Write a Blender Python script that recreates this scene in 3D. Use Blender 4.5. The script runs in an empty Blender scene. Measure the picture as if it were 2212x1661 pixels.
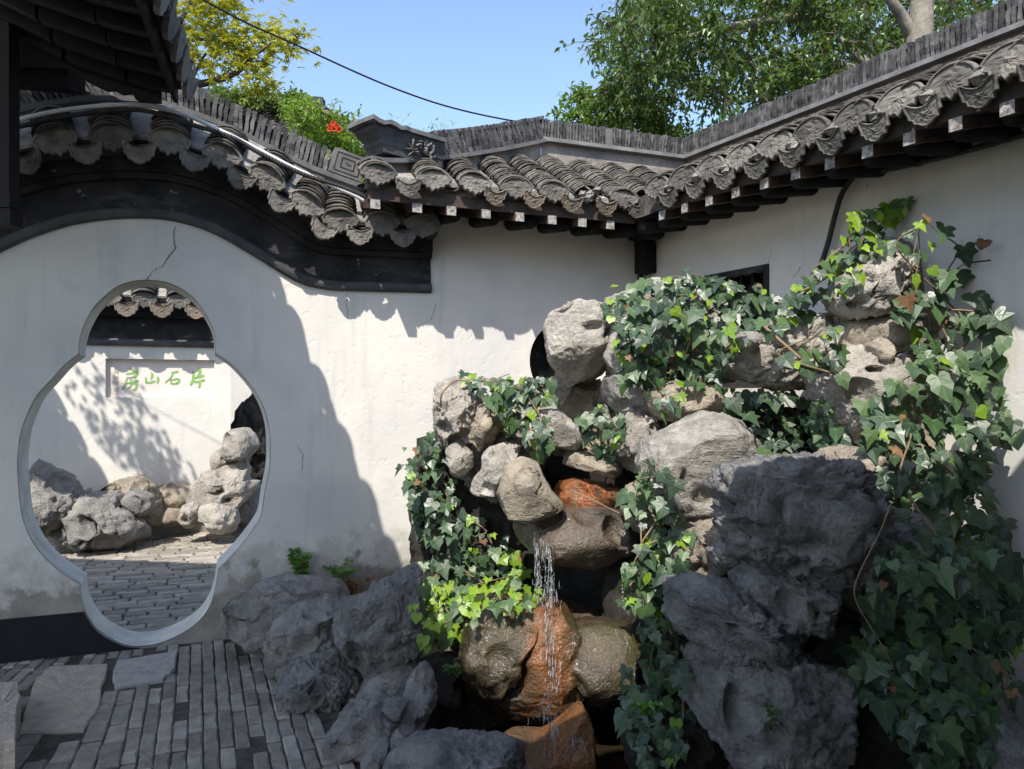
import bpy, math, random
import numpy as np
from mathutils import Vector, Matrix
from mathutils.geometry import tessellate_polygon
from mathutils.bvhtree import BVHTree

# ------------------------------------------------------------------ camera, sky, sun
SC = bpy.context.scene
COL = SC.collection
F, CX, HY, HC = 1726.0, 1106.0, 858.0, 1.5      # focal length / principal column / horizon row, in units of a 2212 px wide view
cam_d = bpy.data.cameras.new('camera')
cam = bpy.data.objects.new('camera', cam_d)
COL.objects.link(cam)
cam.location = (0, 0, HC)
cam.rotation_euler = (math.radians(90), 0, 0)
cam_d.sensor_fit = 'HORIZONTAL'
cam_d.sensor_width = 36.0
cam_d.lens = 36.0 * F / 2212.0
cam_d.shift_y = (HY - 1661 / 2) / 2212.0
cam_d.clip_start = 0.05
cam_d.clip_end = 500
SC.camera = cam

LDIR = Vector((0.143, 0.539, -0.68)).normalized()   # direction in which sunlight travels
W = bpy.data.worlds.new('World')
SC.world = W
W.use_nodes = True
wn = W.node_tree.nodes
sky = wn.new('ShaderNodeTexSky')
sky.sky_type = 'NISHITA'
sky.sun_disc = False
sky.sun_elevation = math.asin(-LDIR.z)
sky.sun_rotation = math.atan2(-LDIR.x, -LDIR.y) % (2 * math.pi)
sky.air_density = 1.0
sky.dust_density = 0.9
sky.ozone_density = 1.2
bg = wn['Background']
bg.inputs[1].default_value = 0.145
W.node_tree.links.new(sky.outputs[0], bg.inputs[0])
sun_d = bpy.data.lights.new('sun', 'SUN')
sun_d.energy = 3.4
sun_d.angle = math.radians(0.53)
sun_d.color = (1.0, 0.945, 0.86)
sun = bpy.data.objects.new('sun', sun_d)
sun.rotation_euler = LDIR.to_track_quat('-Z', 'Y').to_euler()
sun.location = (-2, -6, 12)
COL.objects.link(sun)
SC.view_settings.view_transform = 'Standard'
SC.view_settings.look = 'None'
SC.view_settings.exposure = 1.0
SC.view_settings.gamma = 1.0
SC.view_settings.use_curve_mapping = False
SC.cycles.max_bounces = 6
SC.cycles.diffuse_bounces = 3
SC.cycles.glossy_bounces = 3
SC.cycles.transmission_bounces = 4
SC.cycles.transparent_max_bounces = 6
SC.cycles.caustics_reflective = False
SC.cycles.caustics_refractive = False

RND = random.Random(7)
# ------------------------------------------------------------------ helpers
def V(*a): return Vector(a)
def P(px, py, Y): return Vector(((px - CX) / F * Y, Y, HC + (HY - py) / F * Y))
def lerp(a, b, t): return a + (b - a) * t

class Frame:
    """vertical plane: s along the wall, n out of it towards the court, z up"""
    def __init__(self, o, d, n):
        self.o = Vector((o[0], o[1], 0)); self.d = Vector((d[0], d[1], 0)); self.n = Vector((n[0], n[1], 0))
    def __call__(self, s, n, z): return self.o + self.d * s + self.n * n + Vector((0, 0, z))
    def at(self, px, py, n=0.0):
        o = self.o + self.n * n; rx = (px - CX) / F
        det = -rx * self.d.y + self.d.x
        Y = (-o.x * self.d.y + self.d.x * o.y) / det
        s = (rx * o.y - o.x) / det
        return s, HC + (HY - py) * Y / F
    def pt(self, px, py, n=0.0):
        s, z = self.at(px, py, n); return self(s, n, z)

_d = Vector((4405, F)).normalized(); _n = Vector((_d.y, -_d.x))
W0 = Vector(((270 - CX) / F, 1)) * (F * HC / 544)
G = Frame(W0, _d, _n)                                   # gate wall and the wall beside it
S_C = G.at(1390, 500)[0]
CORNER = G(S_C, 0, 0)
_r = Vector((CX - 160, -F)).normalized(); _rn = Vector((_r.y, -_r.x))
R = Frame(CORNER, _r, _rn)                              # wall on the right
I = Frame(W0 + Vector((-_n.x, -_n.y)) * 4.25, _d, _n)    # wall of the court beyond the gate

def tag(o, label=None, cat=None, group=None, kind=None):
    if label: o['label'] = label
    if cat: o['category'] = cat
    if group: o['group'] = group
    if kind: o['kind'] = kind
    return o
def empty(name, loc, label=None, cat=None, group=None):
    o = bpy.data.objects.new(name, None); COL.objects.link(o); o.location = loc
    o.empty_display_size = 0.1
    return tag(o, label, cat, group)
def par(o, p):
    if p is not None:
        o.parent = p
        o.matrix_parent_inverse = p.matrix_basis.inverted()
    return o
class MB:
    def __init__(s): s.v = []; s.f = []; s.m = []
    def add(s, vs, fs, mi=0):
        b = len(s.v); s.v.extend([tuple(x) for x in vs]); s.f.extend([tuple(i + b for i in f) for f in fs]); s.m.extend([mi] * len(fs)); return s
    def box(s, c, ax, ay, az, mi=0, front=None):
        c = Vector(c)
        vs = [c + ax * i + ay * j + az * k for i in (-1, 1) for j in (-1, 1) for k in (-1, 1)]
        fs = [(0, 1, 3, 2), (4, 6, 7, 5), (0, 4, 5, 1), (2, 3, 7, 6), (0, 2, 6, 4), (1, 5, 7, 3)]
        s.add(vs, fs, mi)
        if front is not None: s.m[-6 + front[0]] = front[1]
        return s
    def tube(s, pts, r, n=8, mi=0, caps=True):
        pts = [Vector(p) for p in pts]; N = len(pts)
        rs = r if isinstance(r, (list, tuple)) else [r] * N
        vs = []; up = None
        for i, p in enumerate(pts):
            t = (pts[min(i + 1, N - 1)] - pts[max(i - 1, 0)]).normalized()
            if up is None:
                up = t.orthogonal().normalized()
            up = (up - t * up.dot(t)).normalized(); sd = t.cross(up)
            for k in range(n):
                a = 2 * math.pi * k / n; vs.append(p + (up * math.cos(a) + sd * math.sin(a)) * rs[i])
        fs = []
        for i in range(N - 1):
            for k in range(n):
                a = i * n + k; b = i * n + (k + 1) % n; fs.append((a, b, b + n, a + n))
        if caps: fs.append(tuple(range(n))[::-1]); fs.append(tuple(range((N - 1) * n, N * n)))
        return s.add(vs, fs, mi)
    def mesh(s, name, mats, smooth=False):
        me = bpy.data.meshes.new(name); me.from_pydata(s.v, [], s.f)
        for m in (mats if isinstance(mats, (list, tuple)) else [mats]): me.materials.append(m)
        if any(s.m): me.polygons.foreach_set('material_index', s.m)
        if smooth: me.polygons.foreach_set('use_smooth', [True] * len(s.f))
        me.update(); return me
    def build(s, name, mats, parent=None, smooth=False):
        o = bpy.data.objects.new(name, s.mesh(name, mats, smooth)); COL.objects.link(o)
        return par(o, parent)
def inst(name, me, M, parent=None):
    o = bpy.data.objects.new(name, me); COL.objects.link(o); o.matrix_basis = M
    return par(o, parent)
def basis(x, y, z, loc, sc=1.0):
    m = Matrix((x, y, z)).transposed() * sc
    m = m.to_4x4(); m.translation = loc; return m
def smooth_path(pts, n=8):
    pts = [Vector(p) for p in pts]; out = []
    for i in range(len(pts) - 1):
        p0 = pts[max(i - 1, 0)]; p1 = pts[i]; p2 = pts[i + 1]; p3 = pts[min(i + 2, len(pts) - 1)]
        for k in range(n):
            t = k / n
            out.append(0.5 * ((2 * p1) + (p2 - p0) * t + (2 * p0 - 5 * p1 + 4 * p2 - p3) * t * t + (3 * p1 - p0 - 3 * p2 + p3) * t ** 3))
    out.append(pts[-1]); return out

# ------------------------------------------------------------------ vector noise
_rs = np.random.RandomState(3)
_perm = np.concatenate([_rs.permutation(256)] * 3)
_grad = _rs.normal(size=(256, 3)); _grad /= np.linalg.norm(_grad, axis=1)[:, None]
def pn(p):
    p = np.asarray(p, float); i = np.floor(p).astype(int); f = p - i; i &= 255
    u = f * f * f * (f * (f * 6 - 15) + 10); res = 0
    for dx in (0, 1):
        for dy in (0, 1):
            for dz in (0, 1):
                h = _perm[_perm[_perm[(i[:, 0] + dx) & 255] + ((i[:, 1] + dy) & 255)] + ((i[:, 2] + dz) & 255)]
                g = _grad[h]; dd = g[:, 0] * (f[:, 0] - dx) + g[:, 1] * (f[:, 1] - dy) + g[:, 2] * (f[:, 2] - dz)
                w = (u[:, 0] if dx else 1 - u[:, 0]) * (u[:, 1] if dy else 1 - u[:, 1]) * (u[:, 2] if dz else 1 - u[:, 2])
                res = res + w * dd
    return res
def fbm(p, o=4, g=0.5):
    a = 1.0; r = 0
    for k in range(o): r = r + a * pn(p * (2 ** k) + 17.3 * k); a *= g
    return r
def worley(p):
    i = np.floor(p).astype(int); f = p - i; f1 = np.full(len(p), 9.0); f2 = f1.copy(); cid = np.zeros(len(p), int); vec = np.zeros((len(p), 3))
    for dx in (-1, 0, 1):
        for dy in (-1, 0, 1):
            for dz in (-1, 0, 1):
                h = _perm[_perm[_perm[(i[:, 0] + dx) & 255] + ((i[:, 1] + dy) & 255)] + ((i[:, 2] + dz) & 255)]
                q = np.stack([dx + (_perm[h] / 255.), dy + (_perm[h + 7] / 255.), dz + (_perm[h + 19] / 255.)], 1) - f
                dd = np.linalg.norm(q, axis=1); n1 = dd < f1
                f2 = np.where(n1, f1, np.minimum(f2, dd)); f1 = np.where(n1, dd, f1); cid = np.where(n1, h, cid); vec = np.where(n1[:, None], -q, vec)
    return f1, f2, cid, vec

def facets(q, k, warp=.3):
    f1, f2, cid, vec = worley(q * k + np.stack([fbm(q * k * 1.7 + 5, 2), fbm(q * k * 1.7 + 31, 2), fbm(q * k * 1.7 + 57, 2)], 1) * warp)
    h = (_perm[(cid + 91) & 255] / 255.0 - .5); g = _grad[(cid * 7 + 13) & 255]
    return h * .55 + (g * vec).sum(1) * .9 - .22 * np.exp(-(f2 - f1) / .05)
# ------------------------------------------------------------------ materials
class NT:
    def __init__(s, name):
        s.m = bpy.data.materials.new(name); s.m.use_nodes = True; s.t = s.m.node_tree
        s.b = s.t.nodes['Principled BSDF']; s.out = s.t.nodes['Material Output']
        s.pos = s.new('ShaderNodeNewGeometry').outputs['Position']
    def new(s, k, **kw):
        n = s.t.nodes.new(k)
        for a, b in kw.items(): setattr(n, a, b)
        return n
    def link(s, a, b): s.t.links.new(a, b)
    def val(s, sock, v):
        if hasattr(v, 'is_linked'): s.link(v, sock)
        else: sock.default_value = v
    def mapped(s, scale, vec=None):
        m = s.new('ShaderNodeMapping'); m.inputs['Scale'].default_value = scale if isinstance(scale, (tuple, list)) else (scale,) * 3
        s.link(vec or s.pos, m.inputs[0]); return m.outputs[0]
    def noise(s, scale, detail=6, rough=0.6, vec=None, dist=0.0):
        n = s.new('ShaderNodeTexNoise'); n.inputs['Scale'].default_value = scale; n.inputs['Detail'].default_value = detail
        n.inputs['Roughness'].default_value = rough; n.inputs['Distortion'].default_value = dist
        s.link(vec or s.pos, n.inputs['Vector']); return n.outputs[0]
    def vor(s, scale, feature='F1', vec=None):
        n = s.new('ShaderNodeTexVoronoi'); n.feature = feature; n.inputs['Scale'].default_value = scale
        s.link(vec or s.pos, n.inputs['Vector']); return n.outputs['Distance']
    def ramp(s, v, stops):
        r = s.new('ShaderNodeValToRGB'); e = r.color_ramp.elements
        while len(e) < len(stops): e.new(0.5)
        for x, (p, c) in zip(e, stops):
            x.position = p; x.color = (c, c, c, 1) if not isinstance(c, tuple) else c + (1,)
        s.link(v, r.inputs[0]); return r.outputs[0]
    def mix(s, f, a, b, blend='MIX'):
        n = s.new('ShaderNodeMix', data_type='RGBA', blend_type=blend)
        s.val(n.inputs[0], f)
        for k, x in ((6, a), (7, b)):
            if isinstance(x, tuple): n.inputs[k].default_value = x + (1,) if len(x) == 3 else x
            else: s.link(x, n.inputs[k])
        return n.outputs[2]
    def math(s, op, a, b=0.0, c=None):
        n = s.new('ShaderNodeMath', operation=op); s.val(n.inputs[0], a); s.val(n.inputs[1], b)
        if c is not None: s.val(n.inputs[2], c)
        return n.outputs[0]
    def rand(s): return s.new('ShaderNodeObjectInfo').outputs['Random']
    def z(s):
        n = s.new('ShaderNodeSeparateXYZ'); s.link(s.pos, n.inputs[0]); return n.outputs[2]
    def bump(s, h, strength=0.3, dist=0.01):
        b = s.new('ShaderNodeBump'); b.inputs['Strength'].default_value = strength; b.inputs['Distance'].default_value = dist
        s.link(h, b.inputs['Height']); s.link(b.outputs[0], s.b.inputs['Normal']); return b
    def col(s, c): s.val(s.b.inputs['Base Color'], c if not isinstance(c, tuple) else c + (1,))
    def rough(s, r): s.val(s.b.inputs['Roughness'], r)
    def spec(s, r): s.b.inputs['Specular IOR Level'].default_value = r

def stone_mat(name, a, b, c, scale=5, rough=0.9, bump=0.6, veins=0.0, patch=0.5, strat=None):
    m = NT(name); vec = m.mapped(strat) if strat else None
    n1 = m.noise(scale, 5, 0.65, vec); n2 = m.noise(scale * 0.37, 3, 0.55); n3 = m.noise(scale * 9, 5, 0.7)
    base = m.mix(m.ramp(n1, [(0.40, 0.0), (0.60, 1.0)]), a, b)
    base = m.mix(m.math('MULTIPLY', m.ramp(m.noise(scale * 1.9, 5, 0.7), [(0.52, 0.0), (0.62, 1.0)]), patch), base, c)
    base = m.mix(m.math('MULTIPLY', m.ramp(n2, [(0.46, 0.0), (0.62, 1.0)]), 0.35), base, m.mix(0.55, base, (0.03, 0.028, 0.025)))
    base = m.mix(m.ramp(n3, [(0.32, 0.5), (0.52, 0.0)]), base, m.mix(0.5, base, (0.02, 0.02, 0.02)))
    if veins:
        w = m.vor(scale * 0.8, 'DISTANCE_TO_EDGE', m.mapped(1.0, None))
        base = m.mix(m.math('MULTIPLY', m.ramp(w, [(0.0, 1.0), (0.035, 0.0)]), veins), base, (0.55, 0.53, 0.49))
    base = m.mix(m.math('MULTIPLY', m.rand(), 0.25), base, m.mix(0.5, base, (0.1, 0.1, 0.1)))
    m.col(base); m.rough(rough); m.spec(0.35)
    h = m.math('ADD', n3, m.math('MULTIPLY', n1, 1.6))
    m.bump(h, bump, 0.032)
    return m.m
def simple_mat(name, a, b=None, scale=10, rough=0.8, bump=0.25, bscale=60, rnd=0.3, spec=0.3, bd=0.006):
    m = NT(name); b = b or a
    n = m.noise(scale, 4, 0.6)
    c = m.mix(m.ramp(n, [(0.35, 0.0), (0.68, 1.0)]), a, b)
    if rnd:
        r = m.math('ADD', m.math('MULTIPLY', m.rand(), rnd * 2), 1 - rnd)
        hsv = m.new('ShaderNodeHueSaturation'); m.link(r, hsv.inputs['Value']); m.link(c, hsv.inputs['Color']); c = hsv.outputs[0]
    m.col(c); m.rough(rough); m.spec(spec)
    if bump: m.bump(m.math('ADD', m.noise(bscale, 3, 0.65), n), bump, bd)
    return m.m
def plaster_mat(name, dirt_top=0.42, seed=0.0, dirt=1.0, tint=(0.70, 0.665, 0.605)):
    m = NT(name); z = m.z()
    off = m.new('ShaderNodeVectorMath', operation='ADD'); off.inputs[1].default_value = (seed, seed * 2, seed * 3); m.link(m.pos, off.inputs[0]); v = off.outputs[0]
    big = m.noise(1.3, 3, 0.6, v); mid = m.noise(5.5, 5, 0.65, v); fine = m.noise(60, 2, 0.6, v)
    base = m.mix(m.ramp(big, [(0.40, 0.0), (0.68, 1.0)]), tint, (0.57, 0.56, 0.535))
    base = m.mix(m.math('MULTIPLY', m.ramp(mid, [(0.56, 0.0), (0.74, 1.0)]), 0.35), base, (0.50, 0.49, 0.47))
    streak = m.noise(1.0, 3, 0.6, m.mapped((9.0, 9.0, 0.9), v))
    base = m.mix(m.math('MULTIPLY', m.ramp(streak, [(0.56, 0.0), (0.75, 1.0)]), 0.35), base, (0.44, 0.43, 0.41))
    # dark specks and hair cracks
    # peeling, damp foot of the wall
    zz = m.math('ADD', z, m.math('MULTIPLY', m.math('SUBTRACT', mid, 0.5), 0.75))
    low = m.ramp(m.math('MULTIPLY', zz, 1.0), [(max(dirt_top - 0.07, 0.0), 1.0), (dirt_top, 0.0)])
    grey = m.mix(m.ramp(m.noise(7, 4, 0.7, v), [(0.4, 0.0), (0.62, 1.0)]), (0.22, 0.20, 0.175), (0.36, 0.34, 0.31))
    base = m.mix(m.math('MULTIPLY', low, 0.9 * dirt), base, grey)
    moss = m.ramp(m.math('ADD', z, m.math('MULTIPLY', m.math('SUBTRACT', m.noise(9, 3, 0.7, v), 0.5), 0.8)), [(dirt_top + 0.02, 1.0), (dirt_top + 0.22, 0.0)])
    base = m.mix(m.math('MULTIPLY', moss, 0.33 * dirt), base, (0.20, 0.17, 0.11))
    m.col(base); m.rough(0.92); m.spec(0.15)
    chips = m.ramp(m.noise(16, 1, 0.5, v), [(0.62, 0.0), (0.67, 1.0)])
    h = m.math('ADD', m.math('MULTIPLY', fine, 0.35), m.math('MULTIPLY', mid, 1.3)); h = m.math('SUBTRACT', h, m.math('MULTIPLY', chips, 0.35)); 
    m.bump(h, 0.28, 0.010)
    return m.m
def leaf_mat(name, a, b, rough=0.45, trans=0.25, tcol=None, rnd=0.5, spec=0.4):
    m = NT(name)
    n = m.noise(14, 3, 0.6); r = m.rand()
    f = m.math('ADD', m.math('MULTIPLY', r, rnd), m.math('MULTIPLY', n, 1 - rnd))
    c = m.mix(m.ramp(f, [(0.25, 0.0), (0.75, 1.0)]), a, b)
    m.col(c); m.rough(rough); m.spec(spec)
    t = m.new('ShaderNodeBsdfTranslucent'); m.link(m.mix(0.5, c, tcol or (0.30, 0.42, 0.04)), t.inputs[0])
    mx = m.new('ShaderNodeMixShader'); mx.inputs[0].default_value = trans
    m.link(m.b.outputs[0], mx.inputs[1]); m.link(t.outputs[0], mx.inputs[2]); m.link(mx.outputs[0], m.out.inputs[0])
    return m.m

M = {}
M['plaster'] = plaster_mat('white_plaster', 0.40)
M['plaster_r'] = plaster_mat('white_plaster_side', 0.0, 5.3, 0.6)
M['plaster_i'] = plaster_mat('white_plaster_court', 0.22, 9.1, 0.9)
M['rim'] = simple_mat('gate_rim_cement', (0.70, 0.67, 0.60), (0.52, 0.49, 0.44), 7, 0.9, 0.35, 50, 0)
bk = NT('black_limewash'); _n1 = bk.noise(4.0, 5, 0.65); _n2 = bk.noise(1.0, 4, 0.7, bk.mapped((2.2, 2.2, 7.0)))
_c = bk.mix(bk.ramp(_n1, [(0.38, 0.0), (0.66, 1.0)]), (0.014, 0.014, 0.016), (0.045, 0.044, 0.046)); _c = bk.mix(bk.math('MULTIPLY', bk.ramp(_n2, [(0.56, 0.0), (0.70, 1.0)]), 0.6), _c, (0.11, 0.105, 0.10)); _c = bk.mix(bk.math('MULTIPLY', bk.ramp(bk.noise(9, 4, 0.7), [(0.64, 0.0), (0.69, 1.0)]), bk.ramp(_n2, [(0.48, 0.0), (0.55, 1.0)])), _c, (0.26, 0.26, 0.26))
bk.col(_c); bk.rough(0.8); bk.spec(0.25); bk.bump(bk.math('ADD', _n1, bk.noise(40, 3, 0.6)), 0.5, 0.01); M['black'] = bk.m
M['bead'] = simple_mat('grey_moulding', (0.05, 0.05, 0.055), (0.11, 0.11, 0.11), 6, 0.8, 0.3, 50, 0.1)
M['dado'] = simple_mat('black_dado_paint', (0.008, 0.008, 0.011), (0.014, 0.014, 0.018), 5, 0.8, 0.15, 50, 0)
M['tile'] = simple_mat('grey_clay_tile', (0.045, 0.043, 0.041), (0.21, 0.19, 0.165), 7, 0.9, 0.7, 45, 0.3, bd=0.012)
M['tile_face'] = simple_mat('grey_clay_tile_face', (0.085, 0.081, 0.076), (0.20, 0.182, 0.158), 8, 0.85, 0.35, 70, 0.35, bd=0.004)
M['tile_tan'] = simple_mat('tan_clay_tile_face', (0.22, 0.17, 0.125), (0.12, 0.11, 0.10), 14, 0.85, 0.3, 70, 0.2, bd=0.004)
M['ridge'] = simple_mat('ridge_tile_clay', (0.05, 0.05, 0.052), (0.13, 0.125, 0.12), 14, 0.9, 0.6, 60, 0.45, bd=0.01)
M['mortar'] = simple_mat('lime_mortar', (0.33, 0.31, 0.28), (0.14, 0.135, 0.13), 6, 0.95, 0.8, 30, 0, bd=0.02)
M['apron'] = simple_mat('stained_apron_plaster', (0.36, 0.31, 0.26), (0.17, 0.16, 0.15), 5, 0.95, 0.7, 30, 0, bd=0.015)
M['slate'] = simple_mat('grey_ridge_moulding', (0.12, 0.12, 0.12), (0.20, 0.195, 0.19), 10, 0.85, 0.4, 50, 0.2)
M['wood'] = simple_mat('old_dark_wood', (0.035, 0.022, 0.016), (0.09, 0.055, 0.038), 16, 0.8, 0.5, 60, 0.2)
M['wood_pale'] = simple_mat('weathered_fascia_wood', (0.085, 0.062, 0.048), (0.045, 0.04, 0.038), 16, 0.85, 0.5, 60, 0.2)
M['wood_black'] = simple_mat('blackened_wood', (0.010, 0.008, 0.008), (0.022, 0.016, 0.013), 12, 0.7, 0.3, 60, 0.2)
M['peg'] = simple_mat('black_painted_wood', (0.006, 0.006, 0.006), (0.012, 0.012, 0.012), 12, 0.8, 0.2, 60, 0.2)
M['endpaint'] = simple_mat('peeling_white_end_paint', (0.42, 0.41, 0.39), (0.10, 0.07, 0.05), 42, 0.9, 0.4, 80, 0.1)
M['brick'] = simple_mat('grey_paving_brick', (0.235, 0.21, 0.178), (0.37, 0.33, 0.275), 11, 0.88, 0.7, 45, 0.30, bd=0.012)
M['soil'] = simple_mat('dark_joint_soil', (0.065, 0.058, 0.045), (0.13, 0.115, 0.09), 20, 0.95, 0.8, 80, 0, bd=0.02)
M['earth'] = simple_mat('dry_gravelly_earth', (0.13, 0.105, 0.08), (0.24, 0.20, 0.155), 22, 0.95, 0.9, 70, 0, bd=0.03)
M['granite'] = simple_mat('pink_grey_granite', (0.54, 0.445, 0.35), (0.38, 0.335, 0.27), 14, 0.9, 0.9, 55, 0.1, bd=0.015)
M['granite_l'] = simple_mat('pale_granite', (0.50, 0.47, 0.42), (0.36, 0.345, 0.315), 14, 0.9, 0.9, 50, 0.1, bd=0.015)
M['plaque'] = simple_mat('pinkish_marble', (0.74, 0.67, 0.61), (0.67, 0.59, 0.55), 5, 0.6, 0.1, 60, 0)
M['green'] = simple_mat('green_inlay_paint', (0.20, 0.42, 0.10), (0.26, 0.48, 0.14), 30, 0.6, 0.2, 80, 0)
M['cut_shade'] = simple_mat('cut_edge_shade', (0.02, 0.045, 0.015), None, 30, 0.8, 0.1, 80, 0)  # dark green for the shade painted along the carved strokes
M['carve'] = simple_mat('shallow_carved_line', (0.30, 0.28, 0.17), None, 30, 0.8, 0.1, 80, 0)
M['pvc'] = simple_mat('white_pvc', (0.72, 0.72, 0.74), (0.60, 0.60, 0.62), 8, 0.4, 0.1, 40, 0)
M['hose'] = simple_mat('black_corrugated_plastic', (0.02, 0.02, 0.022), (0.05, 0.05, 0.05), 20, 0.6, 0.2, 40, 0)
M['cable'] = simple_mat('black_cable', (0.008, 0.008, 0.012), None, 20, 0.5, 0.0, 40, 0)
M['crack'] = simple_mat('crack_dark', (0.10, 0.095, 0.085), None, 20, 0.95, 0.0, 40, 0)
M['bark'] = simple_mat('pale_grey_bark', (0.28, 0.25, 0.20), (0.17, 0.155, 0.13), 14, 0.9, 0.6, 40, 0.1, bd=0.015)
M['bark_dark'] = simple_mat('dark_bark', (0.06, 0.05, 0.042), (0.12, 0.10, 0.085), 20, 0.9, 0.6, 40, 0.1, bd=0.015)
M['twig'] = simple_mat('brown_vine_stem', (0.16, 0.11, 0.065), (0.26, 0.20, 0.12), 30, 0.8, 0.3, 60, 0.2)
M['twig_dark'] = simple_mat('dark_vine_stem', (0.05, 0.036, 0.026), (0.10, 0.07, 0.045), 30, 0.8, 0.3, 60, 0.2)
M['rock_pale'] = stone_mat('pale_limestone', (0.38, 0.345, 0.30), (0.555, 0.51, 0.445), (0.62, 0.58, 0.515), 5, 0.9, 0.9, 0.0, 0.5)
M['rock_ochre'] = stone_mat('ochre_mortared_limestone', (0.33, 0.28, 0.22), (0.50, 0.43, 0.335), (0.52, 0.42, 0.29), 6, 0.92, 0.9, 0.0, 0.6)
M['rock_grey'] = stone_mat('grey_limestone', (0.235, 0.222, 0.208), (0.39, 0.37, 0.345), (0.52, 0.495, 0.455), 5, 0.75, 0.9, 0.0, 0.4)
M['rock_dark'] = stone_mat('dark_slate_limestone', (0.18, 0.175, 0.17), (0.325, 0.315, 0.30), (0.48, 0.465, 0.44), 6, 0.62, 0.9, 0.0, 0.35)
M['rock_band'] = stone_mat('banded_pale_limestone', (0.27, 0.25, 0.22), (0.45, 0.42, 0.375), (0.52, 0.49, 0.44), 5, 0.88, 0.7, 0.0, 0.4, strat=(1.0, 1.0, 3.5))
M['rock_shade_core'] = stone_mat('earthy_shade_stone', (0.020, 0.017, 0.014), (0.045, 0.038, 0.030), (0.07, 0.058, 0.044), 7, 0.95, 0.9, 0.0, 0.3)  # near-black colour puts deep cave shade into the stone
def wet_mat(name, a, b, c, x0=None, wid=.12, rough=0.2, c2=(0.10, 0.06, 0.03)):
    """wet stone; rust stain runs down in a streaky band around x0"""
    m = NT(name); n1 = m.noise(6, 5, 0.65); n2 = m.noise(2.2, 3, 0.6); n3 = m.noise(60, 3, 0.65); st = m.noise(1.0, 4, 0.6, m.mapped((16.0, 16.0, 2.2)))
    base = m.mix(m.ramp(n1, [(0.38, 0.0), (0.62, 1.0)]), a, b)
    base = m.mix(m.math('MULTIPLY', m.ramp(n2, [(0.48, 0.0), (0.6, 1.0)]), 0.6), base, c2)
    if x0 is not None:
        sp = m.new('ShaderNodeSeparateXYZ'); m.link(m.pos, sp.inputs[0])
        dx = m.math('ABSOLUTE', m.math('SUBTRACT', sp.outputs[0], x0)); dx = m.math('ADD', dx, m.math('MULTIPLY', m.math('SUBTRACT', n1, 0.5), 0.30)); dx = m.math('ADD', dx, m.math('MULTIPLY', m.math('SUBTRACT', st, 0.5), 0.25))
        base = m.mix(m.math('MULTIPLY', m.ramp(dx, [(wid * .55, 1.0), (wid * 1.25, 0.0)]), m.ramp(st, [(0.38, 0.1), (0.58, 0.9)])), base, c)
    m.col(base); m.rough(m.ramp(n1, [(0.3, 0.42), (0.7, 0.7)])); m.spec(0.3)
    m.b.inputs['Coat Weight'].default_value = 1.0; m.b.inputs['Coat Roughness'].default_value = 0.1
    bb = m.bump(m.math('ADD', n1, m.math('MULTIPLY', n3, 0.75)), 0.9, 0.02); m.link(bb.outputs[0], m.b.inputs['Coat Normal']); return m.m
M['wet_brown'] = wet_mat('wet_mossy_rust_rock', (0.028, 0.021, 0.011), (0.080, 0.058, 0.032), (0.21, 0.078, 0.022), .17, .11, c2=(0.055, 0.052, 0.018))
M['wet_orange'] = M['wet_brown']
M['wet_rust'] = wet_mat('wet_rust_ledge', (0.10, 0.075, 0.05), (0.16, 0.10, 0.06), (0.27, 0.08, 0.016), .35, .30, c2=(0.15, 0.06, 0.02))
M['wet_grey'] = wet_mat('wet_grey_slab', (0.028, 0.026, 0.024), (0.13, 0.115, 0.092), (0.085, 0.05, 0.028), .15, .12, c2=(0.10, 0.07, 0.045))
M['wet_floor'] = wet_mat('wet_rust_pool_floor', (0.07, 0.045, 0.025), (0.13, 0.08, 0.042), (0.24, 0.09, 0.022), .26, .18)
M['ivy'] = leaf_mat('ivy_leaf_dark', (0.018, 0.040, 0.022), (0.050, 0.090, 0.046), 0.40, 0.10, rnd=0.6, spec=0.5)
M['ivy_pale'] = leaf_mat('ivy_leaf_mid', (0.04, 0.085, 0.03), (0.085, 0.145, 0.055), 0.42, 0.16, rnd=0.6, spec=0.45)
M['ivy_young'] = leaf_mat('ivy_leaf_young', (0.14, 0.26, 0.015), (0.26, 0.40, 0.03), 0.4, 0.3, rnd=0.6, spec=0.45)
M['ivy_dry'] = leaf_mat('ivy_leaf_dry', (0.16, 0.085, 0.04), (0.27, 0.16, 0.085), 0.7, 0.2, (0.4, 0.2, 0.08), spec=0.2)
M['vein'] = leaf_mat('ivy_leaf_vein', (0.10, 0.16, 0.07), (0.15, 0.22, 0.10), 0.5, 0.15)
M['maple'] = leaf_mat('maple_leaf', (0.14, 0.25, 0.02), (0.46, 0.42, 0.025), 0.5, 0.42, (0.60, 0.50, 0.03), rnd=0.0)
M['evergreen'] = leaf_mat('glossy_evergreen_leaf', (0.03, 0.066, 0.014), (0.095, 0.165, 0.032), 0.35, 0.28, rnd=0.0, spec=0.5)
M['osmanthus'] = leaf_mat('light_green_shrub_leaf', (0.07, 0.15, 0.02), (0.16, 0.27, 0.04), 0.38, 0.3, rnd=0.0)
M['creeper'] = leaf_mat('creeper_leaf', (0.09, 0.20, 0.02), (0.22, 0.34, 0.04), 0.5, 0.35, rnd=0.0)
M['creeper_dark'] = leaf_mat('roof_ivy_leaf', (0.05, 0.10, 0.018), (0.15, 0.22, 0.05), 0.5, 0.25, rnd=0.0)
M['grass'] = leaf_mat('grass_blade', (0.10, 0.20, 0.025), (0.20, 0.32, 0.05), 0.5, 0.3)
M['weed'] = leaf_mat('weed_leaf', (0.05, 0.13, 0.02), (0.10, 0.22, 0.035), 0.5, 0.25)
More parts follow.
